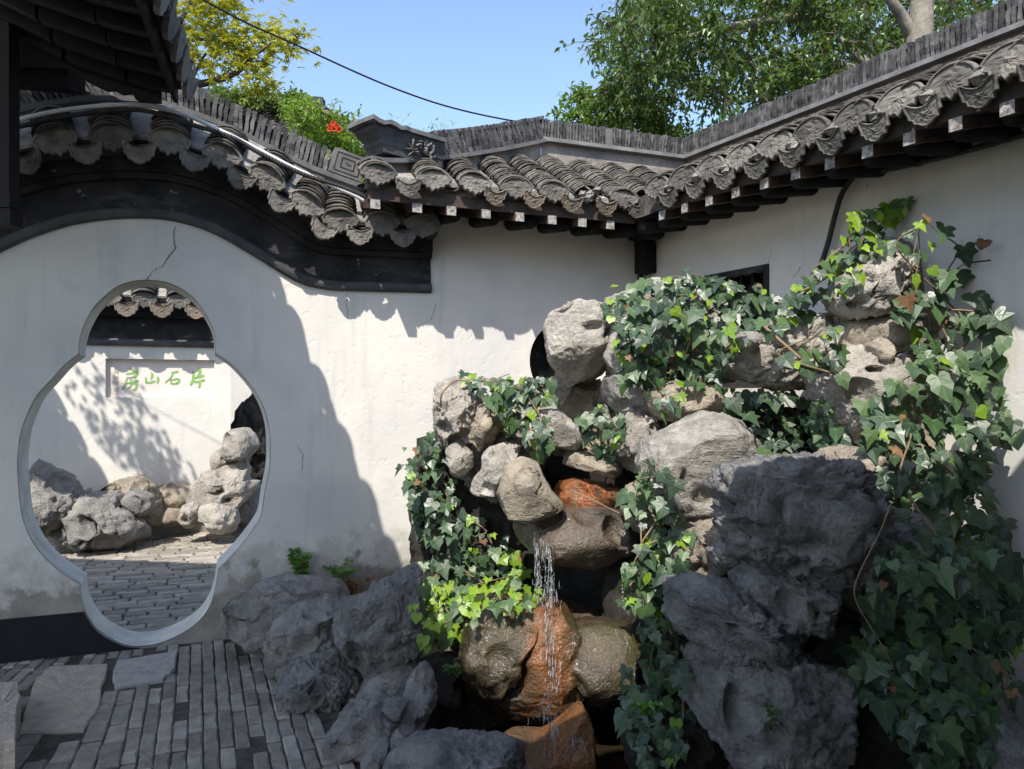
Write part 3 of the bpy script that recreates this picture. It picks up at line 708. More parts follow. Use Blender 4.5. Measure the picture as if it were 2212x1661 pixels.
# ------------------------------------------------------------------ tiled eave roofs over the straight walls
Z_E = 2.83          # deck height at the eave
Z_R = 3.40          # height of the ridge foot
def eave_parts(fr, root, s0, s1, rafter_s, peg_s, zr=Z_E):
    mb = MB(); zf = zr - .135
    mb.box(fr((s0 + s1) / 2, .455, zf + .035), fr.d * ((s1 - s0) / 2), fr.n * .012, V(0, 0, .034)); mb.build('fascia_board', M['wood_pale'], root)
    mb = MB(); mb.box(fr((s0 + s1) / 2 - (.04 if fr is R else -.04), .43, zf + .105), fr.d * ((s1 - s0) / 2 + .05), fr.n * .012, V(0, 0, .035)); mb.build('eave_filler', M['mortar'], root)
    mb = MB(); mb.add([fr(s0, .47, zr - .03), fr(s1, .47, zr - .03), fr(s1, -.05, zr + .07), fr(s0, -.05, zr + .07)], [(0, 1, 2, 3)]); mb.build('soffit', M['peg'], root)
    for s in rafter_s:
        mb = MB(); w = .030; a = fr(s, .485, zr - .165); b = fr(s, .02, zr - .06); ax = (b - a) * .5
        mb.box((a + b) / 2, ax, fr.d * w, V(0, 0, .028), 0, (0, 1)); mb.build('square_rafter', [M['wood'], M['endpaint']], root)
    for s in peg_s:
        mb = MB(); mb.tube([fr(s, -.01, zr - .105), fr(s, .38, zr - .165)], .047, 12); mb.build('round_rafter', M['peg'], root, True)
def deck(name, pts, mat, root, th=.03):
    mb = MB(); k = len(pts); mb.add([p for p in pts] + [p - V(0, 0, th) for p in pts], [tuple(range(k)), tuple(range(k, 2 * k))[::-1]] + [(i, (i + 1) % k, (i + 1) % k + k, i + k) for i in range(k)])
    return mb.build(name, mat, root)

# --- roof over the wall beside the gate
NM, NR = -.22, -.55
s_h0 = G.at(1165, 310, NM)[0]; s_h1 = G.at(800, 337, .40)[0]
s_rc = G.at(1490, 348, NM)[0]
mid = empty('corridor_roof', G(2.6, 0.2, 2.6), 'grey tiled roof with hip ridge and carved end block on the wall beside the gate', 'roof')
slope_m = (Z_R - .17 - Z_E) / (.5 - NM)
def dz_m(n): return Z_E + (.5 - n) * slope_m
S_V = 3.20
def n_valley(s): return lerp(.5, NM, min(max((s - S_V) / (s_rc - S_V), 0), 1))
deck('roof_mortar', [G(1.34, .47, dz_m(.47)), G(S_V, .47, dz_m(.47)), G(s_rc, NM, dz_m(NM)), G(s_h0, NM, dz_m(NM)), G(1.36, .36, dz_m(.36))], M['mortar'], mid)
eave_parts(G, mid, 1.36, 3.20, [1.40, 1.66, 1.88, 2.11, 2.34, 2.57, 2.79, 3.0], [G.at(px, 500)[0] for px in (946, 1025, 1102, 1172, 1243, 1312, 1365)])
mcaps = [G.at(px, 400, .5)[0] for px in (815, 934, 1023, 1112, 1194, 1271, 1345)]
def hip_n(s): return lerp(.40, NM, min(max((s - s_h1) / (s_h0 - s_h1), 0), 1))
for i, s in enumerate(mcaps + [mcaps[-1] + .265 * k for k in range(1, 5)]):
    nb = .5 if s < S_V else n_valley(s)
    nt = hip_n(s) + .02
    if s > s_rc - .08: continue
    if nb - nt > .06:
        mb = MB(); L = nb - nt
        arc_tiles(mb, G(s, nb, dz_m(nb) + .005), G(s, nt, dz_m(nt) + .02), G.d, .205, max(3, int(L / .030)), True); mb.build('tile_row', M['tile'], mid, True)
    if s < S_V:
        if i == 5: continue            # this row lost its end tile and shows broken mortar
        put_cap(G(s, .520, Z_E + .026), G.d, V(0, 0, 1) - G.n * .1, mid, sc=1.1)
for k in range(5): inst('broken_mortar', RND.choice(LUMPS), Matrix.Translation(G(mcaps[5] + RND.uniform(-.06, .06), .49 + RND.uniform(-.02, .03), Z_E + RND.uniform(-.02, .05))) @ Matrix.Rotation(RND.uniform(0, 6), 4, 'Z') @ Matrix.Diagonal((.05, .04, .03, 1)), mid)
pans = [G.at(px, 430, .5)[0] for px in (880, 975, 1067, 1151, 1232, 1307)]
for i, s in enumerate(pans + [S_V - .02] + [S_V + .2 * k for k in range(1, 4)]):
    nb = .5 if s < S_V else n_valley(s); nt = max(hip_n(s) + .06, nb - .35)
    if nb - nt > .05:
        mb = MB(); arc_tiles(mb, G(s, nb, dz_m(nb) - .01), G(s, nt, dz_m(nt) + .005), G.d, .17, max(3, int((nb - nt) / .035)), False, lift=.012); mb.build('pan_row', M['tile'], mid, True)
    if s < S_V and i != 1: put_cap(G(s, .53, Z_E - .035), G.d, V(0, 0, 1) + G.n * .25, mid, True, tan=i in (2, 3, 4, 5), sc=.82)
# ridge: level part, then the hip that runs down to the end block
def hip_pt(t, dz=0.0):    # t 0 at the block, 1 at the ridge
    return G(lerp(s_h1, s_h0, t), lerp(.40, NM, t), lerp(2.93, Z_R, max(t, 0) ** 1.25) + dz)
def apron(fa, zbot, N, name, root, th=.05):
    mb = MB(); vs = []
    for i in range(N + 1):
        p, q = fa(i / N), zbot(i / N); vs += [p, Vector((p.x, p.y, q))]
    mb.add(vs, [(2 * i, 2 * i + 1, 2 * i + 3, 2 * i + 2) for i in range(N)]); return mb.build(name, M['apron'], root)
lv = lambda t: G(lerp(s_h0, s_rc, t), NM + .035, Z_R)
apron(lambda t: hip_pt(t) + G.n * .03, lambda t: dz_m(lerp(.40, NM, t)) - .05, 20, 'hip_apron', mid)
apron(lv, lambda t: dz_m(NM) - .05, 4, 'ridge_apron', mid)
def rail(path, name, root, w=.085, h=.014, mat=None):
    mb = MB(); vs = []; m = len(path)
    for i, p in enumerate(path):
        t = (path[min(i + 1, m - 1)] - path[max(i - 1, 0)]); sd = Vector((t.y, -t.x, 0)).normalized() * w
        vs += [p - sd - V(0, 0, h), p + sd - V(0, 0, h), p + sd + V(0, 0, h), p - sd + V(0, 0, h)]
    fs = []
    for i in range(m - 1):
        for k in range(4): fs.append((4 * i + k, 4 * i + (k + 1) % 4, 4 * i + 4 + (k + 1) % 4, 4 * i + 4 + k))
    fs += [(0, 1, 2, 3), tuple(range(4 * m - 4, 4 * m))[::-1]]
    return mb.add(vs, fs).build(name, mat or M['slate'], root)
rail([hip_pt(i / 20 - .03, .01) for i in range(22)], 'hip_moulding', mid)
rail([lv(i / 4) + V(0, 0, .012) - G.n * .035 for i in range(5)], 'ridge_moulding', mid)
hd = (hip_pt(1) - hip_pt(0)); hl = hd.length; t = .33
while t < 1.0:
    p = hip_pt(t, .022); q = hip_pt(t + .02, .022); put_ridge(p, q - p, V(0, 0, 1), mid, sc=.72, hs=1.1); t += .0205 / hl * RND.uniform(.95, 1.1)
t = 0; ll = (lv(1) - lv(0)).length; kk = 0
while t < .995:
    kk += 1
    if 30 < kk < 33: t += .016 / ll; continue
    put_ridge(lv(t) - G.n * .035 + V(0, 0, .024), G.d, V(0, 0, 1), mid, sc=.82, hs=.98, tilt=(0.03 if t < .5 else .1)); t += .0245 / ll * RND.uniform(.95, 1.1)
p = lv(.42) - G.n * .035; mb = MB(); mb.box(p + V(0, 0, .085), G.d * .03, G.n * .062, V(0, 0, .072)); mb.build('ridge_centre_brick', M['slate'], mid)
cap = MB(); path = [hip_pt(.30 + .70 * i / 14, .185) for i in range(15)]; rail(path, 'ridge_cap_mortar', mid, .05, .012, M['slate'])
# carved end block, flaring upwards, with a fluted lid
h0, h1 = hip_pt(-.02, .02), hip_pt(.33, .02); ax = (h1 - h0); ax.z = 0; axn = ax.normalized(); sdv = Vector((axn.y, -axn.x, 0))
if sdv.dot(G.n) < 0: sdv = -sdv
L = ax.length; mb = MB(); vs = []
prof = [(0.0, .085, 0.07), (.035, .088, .06), (.05, .094, .05), (.075, .094, .045), (.10, .10, .02), (.125, .11, -.005), (.145, .115, -.01), (.155, .115, -.01)]
zb = hip_pt(0.15, .02).z
for (z, w, l0) in prof:
    a, b = h0 + axn * l0, h0 + axn * (L - .0)
    for p, sg in ((a, 1), (b, 1), (b, -1), (a, -1)): q = p + sdv * w * sg; vs.append(Vector((q.x, q.y, zb + z)))
fs = []
for i in range(len(prof) - 1):
    for k in range(4): fs.append((4 * i + k, 4 * i + (k + 1) % 4, 4 * i + 4 + (k + 1) % 4, 4 * i + 4 + k))
fs += [tuple(range(4))[::-1], tuple(range(len(vs) - 4, len(vs)))]
eb = mb.add(vs, fs).build('ridge_end_block', M['bead'], mid)
mb = MB(); N = 14; vs = []
for i in range(N + 1):
    t = i / N; p = h0 + axn * lerp(-.045, L + .0, t); w = .14 if t < .5 else .13
    up_ = .014 * math.cos(t * 26) * (1 if t < .5 else 0)
    for sg in (1, .5, 0, -.5, -1): q = p + sdv * w * sg; vs.append(Vector((q.x, q.y, zb + .178 + up_ * .7 * (abs(sg)) + .012 * (1 - abs(sg)))))
fs = [(5 * i + k, 5 * i + k + 1, 5 * i + 6 + k, 5 * i + 5 + k) for i in range(N) for k in range(4)]
vb = [v - V(0, 0, .026) for v in vs]; nb_ = len(vs)
fs += [tuple(nb_ + x for x in f[::-1]) for f in fs]
rim = [5 * i for i in range(N + 1)] + [5 * N + k for k in range(1, 5)] + [5 * i + 4 for i in range(N - 1, -1, -1)] + [k for k in (3, 2, 1)]
fs += [(rim[i], rim[(i + 1) % len(rim)], nb_ + rim[(i + 1) % len(rim)], nb_ + rim[i]) for i in range(len(rim))]
mb.add(vs + vb, fs).build('fluted_lid', M['slate'], eb)
mb = MB(); rr = random.Random(5)   # carved leaves in a sunk panel
o_ = h0 + axn * (L * .64) + sdv * .107 + V(0, 0, zb - h0.z + .078); 
for k in range(34):
    a_ = rr.uniform(0, 6.28); c = o_ + axn * rr.uniform(-.105, .105) + V(0, 0, rr.uniform(-.045, .045)); l_ = rr.uniform(.02, .045); w_ = rr.uniform(.006, .012)
    u_ = axn * math.cos(a_) + V(0, 0, math.sin(a_)); v_ = -axn * math.sin(a_) + V(0, 0, math.cos(a_))
    mb.add([c - u_ * l_, c + v_ * w_ + sdv * .002, c + u_ * l_ + sdv * .004, c - v_ * w_ + sdv * .002, c + sdv * rr.uniform(.014, .024)], [(0, 1, 4), (1, 2, 4), (2, 3, 4), (3, 0, 4)])
mb.build('carved_leaves', M['slate'], eb)
# --- roof over the right wall
SR0, SR1 = .80, 4.6
rwall = empty('side_wall', R(2.2, 0, 0), 'white plastered side wall running along behind the tall ivy with a black framed window', 'wall')
rroof = empty('side_wall_roof', R(2.2, 0.2, 2.6), 'long grey tiled eave roof with straight tile ridge on the wall behind the tall ivy', 'roof')
w_r = R.at(1661, 575)[0]; w_l = w_r - .62; w_t = R.at(1640, 575)[1] ; w_b = w_t - .75
WR = [(w_l, w_b), (w_r, w_b), (w_r, w_t), (w_l, w_t)]
outer = [(0, -.55), (6.5, -.55), (6.5, 2.86), (0, 2.86)]
mb = MB(); mb.add(*holed(R, outer, [WR], 0.0)); mb.add(*holed(R, outer, [WR], -.3)); mb.add(*sides(R, outer, 0, -.3)); mb.add(*sides(R, WR, 0, -.3)); mb.build('plaster', M['plaster_r'], rwall)
mb = MB()
for (a, b, c, e) in ((w_l, w_r, w_t - .035, w_t + .005), (w_l, w_r, w_b - .005, w_b + .035), (w_l - .002, w_l + .035, w_b, w_t), (w_r - .035, w_r + .004, w_b, w_t)):
    mb.box(R((a + b) / 2, -.005, (c + e) / 2), R.d * ((b - a) / 2), R.n * .012, V(0, 0, (e - c) / 2))
wf = mb.build('window_frame', M['black'], rwall)
mb = MB()
for k in range(5): mb.box(R(lerp(w_l, w_r, (k + 1) / 6), -.08, (w_t + w_b) / 2), R.d * .012, R.n * .012, V(0, 0, (w_t - w_b) / 2))
mb.build('window_bars', M['peg'], wf)
mb = MB(); mb.add([R(w_l, -.2, w_b), R(w_r, -.2, w_b), R(w_r, -.2, w_t), R(w_l, -.2, w_t)], [(0, 1, 2, 3)]); mb.build('window_pane', M['glass'], wf)
crack(R, [(1667, 535), (1662, 560), (1655, 580)], .002, rwall); crack(R, [(1730, 575), (1722, 590), (1712, 600)], .003, rwall)
crack(R, [(2120, 505), (2110, 520), (2100, 540)], .002, rwall); crack(R, [(1876, 395), (1872, 410)], .003, rwall)
slope_r = (Z_R - .13 - Z_E) / (.5 - NR)
def dz_r(n): return Z_E + (.5 - n) * slope_r
deck('roof_mortar', [R(SR0, .47, dz_r(.47)), R(SR1 + 1.5, .47, dz_r(.47)), R(SR1 + 1.5, NR, dz_r(NR)), R(-.16, NR, dz_r(NR))], M['mortar'], rroof)
rs = [1.24 + .2155 * k for k in range(-2, 18)]
eave_parts(R, rroof, .80, 6.0, [s for s in rs], [.456 + .225 * k for k in range(0, 20)])
s = .14
while s < SR1 + 1:
    nb = .5 if s > SR0 - .02 else lerp(NR, .5, (s - .04) / (SR0 - .04))
    if nb - NR > .1:
        mb = MB(); arc_tiles(mb, R(s, nb, dz_r(nb) + .005), R(s, NR + .05, dz_r(NR) + .02), R.d, .195, int((nb - NR) / .038), True); mb.build('tile_row', M['tile'], rroof, True)
    s += .244
for k in range(0, 18):
    s = .799 + .244 * k
    put_cap(R(s, .520, Z_E + .022), R.d, V(0, 0, 1) - R.n * .1, rroof, sc=1.12)
    if s < 5:
        mb = MB(); arc_tiles(mb, R(s + .122, .5, dz_r(.5) - .015), R(s + .122, .2, dz_r(.2)), R.d, .16, 8, False, lift=.012); mb.build('pan_row', M['tile'], rroof, True)
    put_cap(R(s + .122, .53, Z_E - .06), R.d, V(0, 0, 1) + R.n * .25, rroof, True, tan=False, sc=.88)
    inst('mortar_plug', RND.choice(LUMPS), Matrix.Translation(R(s + .122, .50, Z_E - .015)) @ Matrix.Rotation(RND.uniform(0, 6), 4, 'Z') @ Matrix.Diagonal((.055, .045, .035, 1)), rroof)
rl = lambda s: R(s, NR + .035, Z_R)
apron(lambda t: rl(lerp(-.16, SR1 + 1, t)), lambda t: dz_r(NR) - .05, 6, 'ridge_apron', rroof)
rail([R(lerp(-.15, SR1 + 1, i / 6), NR, Z_R + .012) for i in range(7)], 'ridge_moulding', rroof)
s = -.14
while s < SR1 - .3:
    put_ridge(R(s, NR, Z_R + .024), R.d, V(0, 0, 1), rroof, sc=1.12 + RND.uniform(-.2, .2), hs=1.0); s += .029 * RND.uniform(.95, 1.1)
vp = G(S_V, .46, Z_E - .05)
deck('corner_soffit', [G(2.95, .45, Z_E - .04), vp + V(0, 0, .01), R(.98, .45, Z_E - .04), R(.98, -.02, Z_E - .04), G(S_C, -.02, Z_E - .04), G(2.95, -.02, Z_E - .04)], M['peg'], rroof, .03)
deck('valley_mortar', [G(3.0, .455, Z_E + .03), vp + V(0, 0, .08), R(.93, .455, Z_E + .03), R(.6, .1, Z_E + .12), G(3.35, .1, Z_E + .12)], M['tile'], rroof, .14)
# dark bracket block and pipes at the corner
def thing_tube(name, pts, r, mat, label, cat, n=8, parent=None, corr=0.0, smooth=True):
    mb = MB()
    if corr:
        path = smooth_path(pts, 40); rs_ = [r * (1 + corr * math.sin(i * 2.1)) for i in range(len(path))]; mb.tube(path, rs_, n)
    else: mb.tube(smooth_path(pts, 8), r, n)
    return tag(mb.build(name, mat, parent, smooth), label, cat)
mb = MB(); mb.box(R(.10, .06, Z_E - .30), R.d * .06, R.n * .055, V(0, 0, .11)); mb.box(R(.10, .07, Z_E - .15), R.d * .055, R.n * .05, V(0, 0, .06)); mb.build('corner_bracket', M['peg'], rroof)
thing_tube('drain_hose', [G.pt(1383, 478, .10), G.pt(1385, 510, .06), G.pt(1383, 560, .03), G.pt(1382, 640, .03), G.pt(1382, 760, .03)], .018, M['hose'], 'black drain hose running down the wall corner under the eaves', 'hose')
thing_tube('eave_cable', [G.pt(x, y, .10) for x, y in [(955, 455), (1060, 470), (1150, 478), (1250, 492), (1340, 497), (1378, 498)]], .012, M['cable'], 'thin black cable slung under the short eave beside the wall corner', 'cable')
thing_tube('wall_hose', [R.pt(x, y, .05) for x, y in [(2230, 285), (2100, 322), (1960, 357), (1855, 378), (1840, 386), (1818, 420), (1804, 465), (1790, 520), (1776, 565), (1765, 600)]], .015, M['hose'], 'black corrugated hose dropping from the eave down to the ivy topped rock', 'hose', corr=.08)
# --- conduit and hose on the arched wall top, cable in the air
thing_tube('conduit_pipe', [G.pt(x, y, .27) for x, y in [(-40, 280), (30, 262), (90, 247), (150, 236), (230, 228), (310, 228), (400, 248), (480, 284), (560, 324), (640, 366)]] + [G.pt(x, y, .27) for x, y in [(720, 402), (770, 424), (796, 440)]], .0135, M['pvc'], 'white plastic conduit pipe clipped along the arched tile ridge', 'pipe')
thing_tube('corrugated_hose', [G.pt(x, y, .275) for x, y in [(-40, 294), (30, 276), (90, 262), (150, 250), (250, 238), (320, 240), (400, 265), (500, 296), (560, 330), (650, 374)]] + [G.pt(x, y, .275) for x, y in [(740, 405), (785, 424), (800, 438)]], .0145, M['hose'], 'black corrugated hose beside the white conduit on the arched wall', 'hose', corr=.12)
thing_tube('overhead_cable', [P(x, y, lerp(4.9, 6.05, (x - 430) / 735)) for x, y in [(330, -62), (440, 0), (530, 48), (640, 97), (760, 152), (850, 190), (950, 225), (1050, 250), (1165, 271)]], .0062, M['cable'], 'black overhead cable sagging across the sky to the hip ridge', 'cable')

# ------------------------------------------------------------------ dark corridor eave on the left and the hall behind the viewer
K1, K2 = V(-1.86, 4.50, 3.20), V(-.74, .55, 3.20)
e1 = (K2 - K1).normalized(); u1 = Vector((e1.y, -e1.x, 0))
if u1.x > 0: u1 = -u1
def e1p(a, u, dz=0.0):       # along the eave, inwards, relative height
    prof = [(0, 0), (.25, .035), (.55, .11), (1.0, .31), (4.0, 1.9)]
    z = np.interp(u, [p[0] for p in prof], [p[1] for p in prof])
    return K1 + e1 * a + u1 * u + V(0, 0, float(z) + dz)
LE = (K2 - K1).length + 2.0
pav = empty('corridor_eave', V(-2.7, 2.5, 0), 'blackened wooden corridor eave with jagged tile ends overhanging beside the arched wall', 'roof')
us = [0, .25, .55, 1.0, 4.0]
mb = MB(); vs = []
for a in (0, LE * .25, LE * .5, LE * .75, LE):
    for u in us: vs.append(e1p(a, u, .03))
    for u in us: vs.append(e1p(a, u, .12))
fs = []
for i in range(4):
    for k in range(4):
        b = i * 10; fs += [(b + k, b + k + 1, b + 11 + k, b + 10 + k), (b + 5 + k, b + 6 + k, b + 16 + k, b + 15 + k)]
    fs.append((i * 10, i * 10 + 10, i * 10 + 15, i * 10 + 5))
for k in range(4): fs += [(k, k + 1, k + 6, k + 5), (40 + k, 41 + k, 46 + k, 45 + k)]
mb.add(vs, fs).build('roof_deck', M['wood_black'], pav)
for k in range(25):
    a = .12 + k * .235
    mb = MB()
    for i in range(4):
        p, q = e1p(a, us[i] + .02, -.005), e1p(a, us[i + 1] + .0, -.005); mb.box((p + q) / 2, (q - p) / 2, e1 * .028, V(0, 0, .03))
    mb.build('rafter', M['wood_black'], pav)
mb = MB(); mb.box(K1 + e1 * LE / 2 + u1 * .03 + V(0, 0, .0), e1 * (LE / 2), u1 * .012, V(0, 0, .045)); mb.build('fascia_board', M['wood_black'], pav)
# gable board with a stepped lower edge
gb = [(350, 225), (332, 224), (320, 221), (305, 223), (293, 215), (287, 204), (267, 207), (252, 198), (234, 199), (207, 187), (187, 176), (166, 162), (150, 152), (80, 150), (-60, 150)]
gpl = Frame(Vector((K1.x, K1.y)), Vector((u1.x, u1.y)), Vector((e1.x, e1.y)))
loop = []
for px, py in gb: s_, z_ = gpl.at(px, py, .02); loop.append((s_, z_))
loop = loop + [(loop[-1][0], loop[-1][1] + .5), (loop[0][0] + .25, loop[0][1] + .24), (loop[0][0], loop[0][1] + .14)]
mb = MB(); mb.add(*holed(gpl, loop, [], .02)); mb.add(*holed(gpl, loop, [], .05)); mb.add(*sides(gpl, loop, .02, .05)); mb.build('gable_board', M['wood_black'], pav)
for k in range(16):
    a = .02 + k * .25
    put_cap(e1p(a, -.05, .10), e1, V(0, 0, 1), pav, sc=1.05)
    put_cap(e1p(a + .125, -.06, .04), e1, V(0, 0, 1) - u1 * .35, pav, True, sc=1.1)
    mb = MB(); arc_tiles(mb, e1p(a, -.04, .12), e1p(a, 1.0, .16), e1, .2, 22, True); mb.build('tile_row', M['tile'], pav, True)
mb = MB(); a_, b_ = P(10, 165, 4.25), P(166, 178, 4.42)
mb.box((a_ + b_) / 2, (b_ - a_) / 2, V(.02, .05, 0), V(0, 0, .05)); mb.build('cross_beam', M['wood_black'], pav)
mb = MB(); pA, pB = P(12, 440, 4.1), P(12, -120, 4.1); mb.box((pA + pB) / 2, V(.045, 0, 0), V(0, .045, 0), (pB - pA) / 2)
post = mb.build('hanging_post', M['wood_black'], pav)
mb = MB(); c = P(13, 445, 4.1)
for z, w, h in ((.045, .046, .045), (-.045, .055, .045)): mb.box(c + V(0, 0, z - .02), V(w, 0, 0), V(0, w, 0), V(0, 0, h * .92))
mb.build('post_drop', M['wood_black'], post)
# hall eave
H0 = V(-.80, .74, 3.22) - Vector((_d.x, _d.y, 0)) * .45 - Vector((_n.x, _n.y, 0)) * .13; hd_ = Vector((_d.x, _d.y, 0)); hb = Vector((_n.x, _n.y, 0))
hall = empty('hall_eave', V(1.5, 0.2, 0), 'tiled eave and posts of the hall facing the white walls and rockery', 'roof')
mb = MB(); LH = 6.2
mb.add([H0, H0 + hd_ * LH, H0 + hd_ * LH + hb * 2.6 + V(0, 0, 1.1), H0 + hb * 2.6 + V(0, 0, 1.1)] + [H0 + V(0, 0, .1), H0 + hd_ * LH + V(0, 0, .1), H0 + hd_ * LH + hb * 2.6 + V(0, 0, 1.2), H0 + hb * 2.6 + V(0, 0, 1.2)], [(0, 1, 2, 3), (4, 7, 6, 5), (0, 4, 5, 1), (1, 5, 6, 2), (2, 6, 7, 3), (3, 7, 4, 0)]); mb.build('roof_deck', M['wood_black'], hall)
for k in range(24):
    put_cap(H0 + hd_ * (.1 + .25 * k) - hb * .03 + V(0, 0, .05), -hd_, V(0, 0, 1), hall)
    put_cap(H0 + hd_ * (.225 + .25 * k) - hb * .04 + V(0, 0, -.01), -hd_, V(0, 0, 1), hall, True)
    p = H0 + hd_ * (.1 + .25 * k); mb = MB(); mb.box(p + hb * 1.3 + V(0, 0, .5), (hb * 1.25 + V(0, 0, .53)), hd_ * .03, V(0, 0, .03)); mb.build('rafter', M['wood_black'], hall)
for k in (.2, 2.7, 5.2):
    b = H0 + hd_ * k + hb * 1.0; mb = MB(); mb.tube([V(b.x, b.y, -.02), V(b.x, b.y, 3.6)], .09, 14); mb.build('post', M['wood'], hall, True)
mb = MB(); b = H0 + hd_ * (LH / 2) + hb * 1.0; mb.box(V(b.x, b.y, 3.42), hd_ * (LH / 2), hb * .06, V(0, 0, .09)); mb.build('eave_beam', M['wood_black'], hall)
mb = MB(); b = H0 + hd_ * (LH / 2) + hb * 2.3; mb.box(V(b.x, b.y, 1.9), hd_ * (LH / 2), hb * .06, V(0, 0, 1.95)); mb.build('hall_bounce_front', M['plaster_i'], hall)  # unseen hall wall, made white to bounce fill light into the foreground

# corridor eave along the left of the inner court
ic = empty('court_corridor_eave', V(-5.8, 6.6, 0), 'tiled corridor eave along the side of the inner court', 'roof')
q0, q1 = V(-5.62, 7.75, 3.42), V(-4.62, 5.45, 3.42); qd = (q1 - q0).normalized(); qi = Vector((qd.y, -qd.x, 0)); qi = qi if qi.x < 0 else -qi; ql = (q1 - q0).length
deck('roof_deck', [q0, q1, q1 + qi * 1.3 + V(0, 0, .55), q0 + qi * 1.3 + V(0, 0, .55)], M['wood_black'], ic, .08)
for k in range(10):
    put_cap(q0 + qd * (.05 + .25 * k) - qi * .03 + V(0, 0, .02), qd, V(0, 0, 1), ic); put_cap(q0 + qd * (.175 + .25 * k) - qi * .04 - V(0, 0, .05), qd, V(0, 0, 1), ic, True)
for k in (.3, 2.2):
    b = q0 + qd * k + qi * .9; mb = MB(); mb.tube([V(b.x, b.y, -.1), V(b.x, b.y, 3.75)], .07, 12); mb.build('post', M['wood'], ic, True)

# ------------------------------------------------------------------ court beyond the gate
iw = empty('court_wall', I(0.6, 0, 0), 'sunlit white court wall seen through the gate with stone name tablet and tiled top', 'wall')
I_R = I.at(498, 900)[0]
PQ = [I.at(228, 776), I.at(463, 776), I.at(463, 858), I.at(228, 858)]
pq0, pq1 = (PQ[0][0], PQ[1][0]), ((PQ[2][1] + PQ[3][1]) / 2, (PQ[0][1] + PQ[1][1]) / 2)
hole = [(pq0[0], pq1[0]), (pq0[1], pq1[0]), (pq0[1], pq1[1]), (pq0[0], pq1[1])]
zi = I.at(330, 748)[1]
outer = [(-5, -.5), (I_R, -.5), (I_R, zi + .3), (-5, zi + .3)]
mb = MB(); mb.add(*holed(I, outer, [hole], 0)); mb.add(*holed(I, outer, [], -.3)); mb.add(*sides(I, outer, 0, -.3)); mb.add(*sides(I, hole, 0, -.08)); mb.build('plaster', M['plaster_i'], iw)
def lin(fr, prof, s0, s1, z0, name, mat, root):
    m = len(prof); mb = MB(); mb.add([fr(s0, n, z0 + o) for n, o in prof] + [fr(s1, n, z0 + o) for n, o in prof], [(j, j + 1, m + j + 1, m + j) for j in range(m - 1)] + [tuple(range(m)), tuple(range(m, 2 * m))[::-1]]); return mb.build(name, mat, root)
lin(I, [(-.01, -.004), (.03, 0), (.055, .02), (.055, .055), (.03, .075), (-.01, .08)], -5, I_R + .02, zi, 'bead_moulding', M['bead'], iw)
lin(I, [(-.01, .078), (.016, .079), (.016, .30), (-.01, .31)], -5, I_R + .02, zi, 'frieze_band', M['black'], iw)
lin(I, [(-.01, .305), (.09, .306), (.09, .40), (.24, .45), (.26, .50), (-.01, .52)], -5, I_R + .03, zi, 'eave_soffit', M['black'], iw)
lin(I, [(.262, .50), (.27, .52), (-.05, .86), (-.3, .86), (-.3, .3)], -5, I_R + .03, zi, 'roof_mortar', M['mortar'], iw)
sp = I.at(312, 650, .28)[0]; step = I.at(387, 650, .28)[0] - sp
for k in range(-6, 4):
    s = sp + step * k
    if s > I_R: continue
    zc = I.at(312, 650, .3)[1]
    put_cap(I(s, .305, zc + .02), I.d, V(0, 0, 1), iw, sc=1.15)
    mb = MB(); arc_tiles(mb, I(s, .285, zc + .04), I(s, -.02, zc + .38), I.d, .25, 9, True, th=.016, lift=.03); mb.build('tile_row', M['tile'], iw, True)
    if s + step / 2 < I_R:
        put_cap(I(s + step / 2, .31, zc - .055), I.d, V(0, 0, 1), iw, True, tan=True, sc=1.25)
        mb = MB(); arc_tiles(mb, I(s + step / 2, .29, zc + .0), I(s + step / 2, .1, zc + .22), I.d, .22, 5, False); mb.build('pan_row', M['tile'], iw, True)
# name tablet, sunk in the wall; green brush strokes
plq = empty('name_tablet', I((pq0[0] + pq0[1]) / 2, -.07, pq1[0]), 'pinkish stone tablet with green carved characters set in the court wall', 'sign')
mb = MB(); mb.box(I((pq0[0] + pq0[1]) / 2, -.072, (pq1[0] + pq1[1]) / 2), I.d * ((pq0[1] - pq0[0]) / 2), I.n * .012, V(0, 0, (pq1[1] - pq1[0]) / 2)); mb.build('tablet', M['plaque'], plq)
NT_ = -.0585
def zs(x, y):   # pixel of the enlarged tablet view -> wall coordinates
    s_, z_ = I.at((400 + x * .22604) / 1.85172, (1400 + y * .22604) / 1.85172, NT_); return s_, z_
def stroke(pts, ws, parent, mat, name, n=NT_, shift=(0, 0)):
    q = [Vector(zs(x + shift[0], y + shift[1]) + (0,)) for x, y in pts]; sc_ = (zs(100, 0)[0] - zs(0, 0)[0]) / 100
    q2 = smooth_path(q, 5); m = len(q2); w2 = np.interp(np.linspace(0, len(ws) - 1, m), range(len(ws)), ws); mb = MB(); vs = []
    for i, p in enumerate(q2):
        t = (q2[min(i + 1, m - 1)] - q2[max(i - 1, 0)]).normalized(); nn = Vector((-t.y, t.x, 0)); w = float(w2[i]) * sc_ / 2
        vs += [I(p.x + nn.x * w, n, p.y + nn.y * w), I(p.x - nn.x * w, n, p.y - nn.y * w)]
    mb.add(vs, [(2 * i, 2 * i + 1, 2 * i + 3, 2 * i + 2) for i in range(m - 1)]); return mb.build(name, mat, parent)
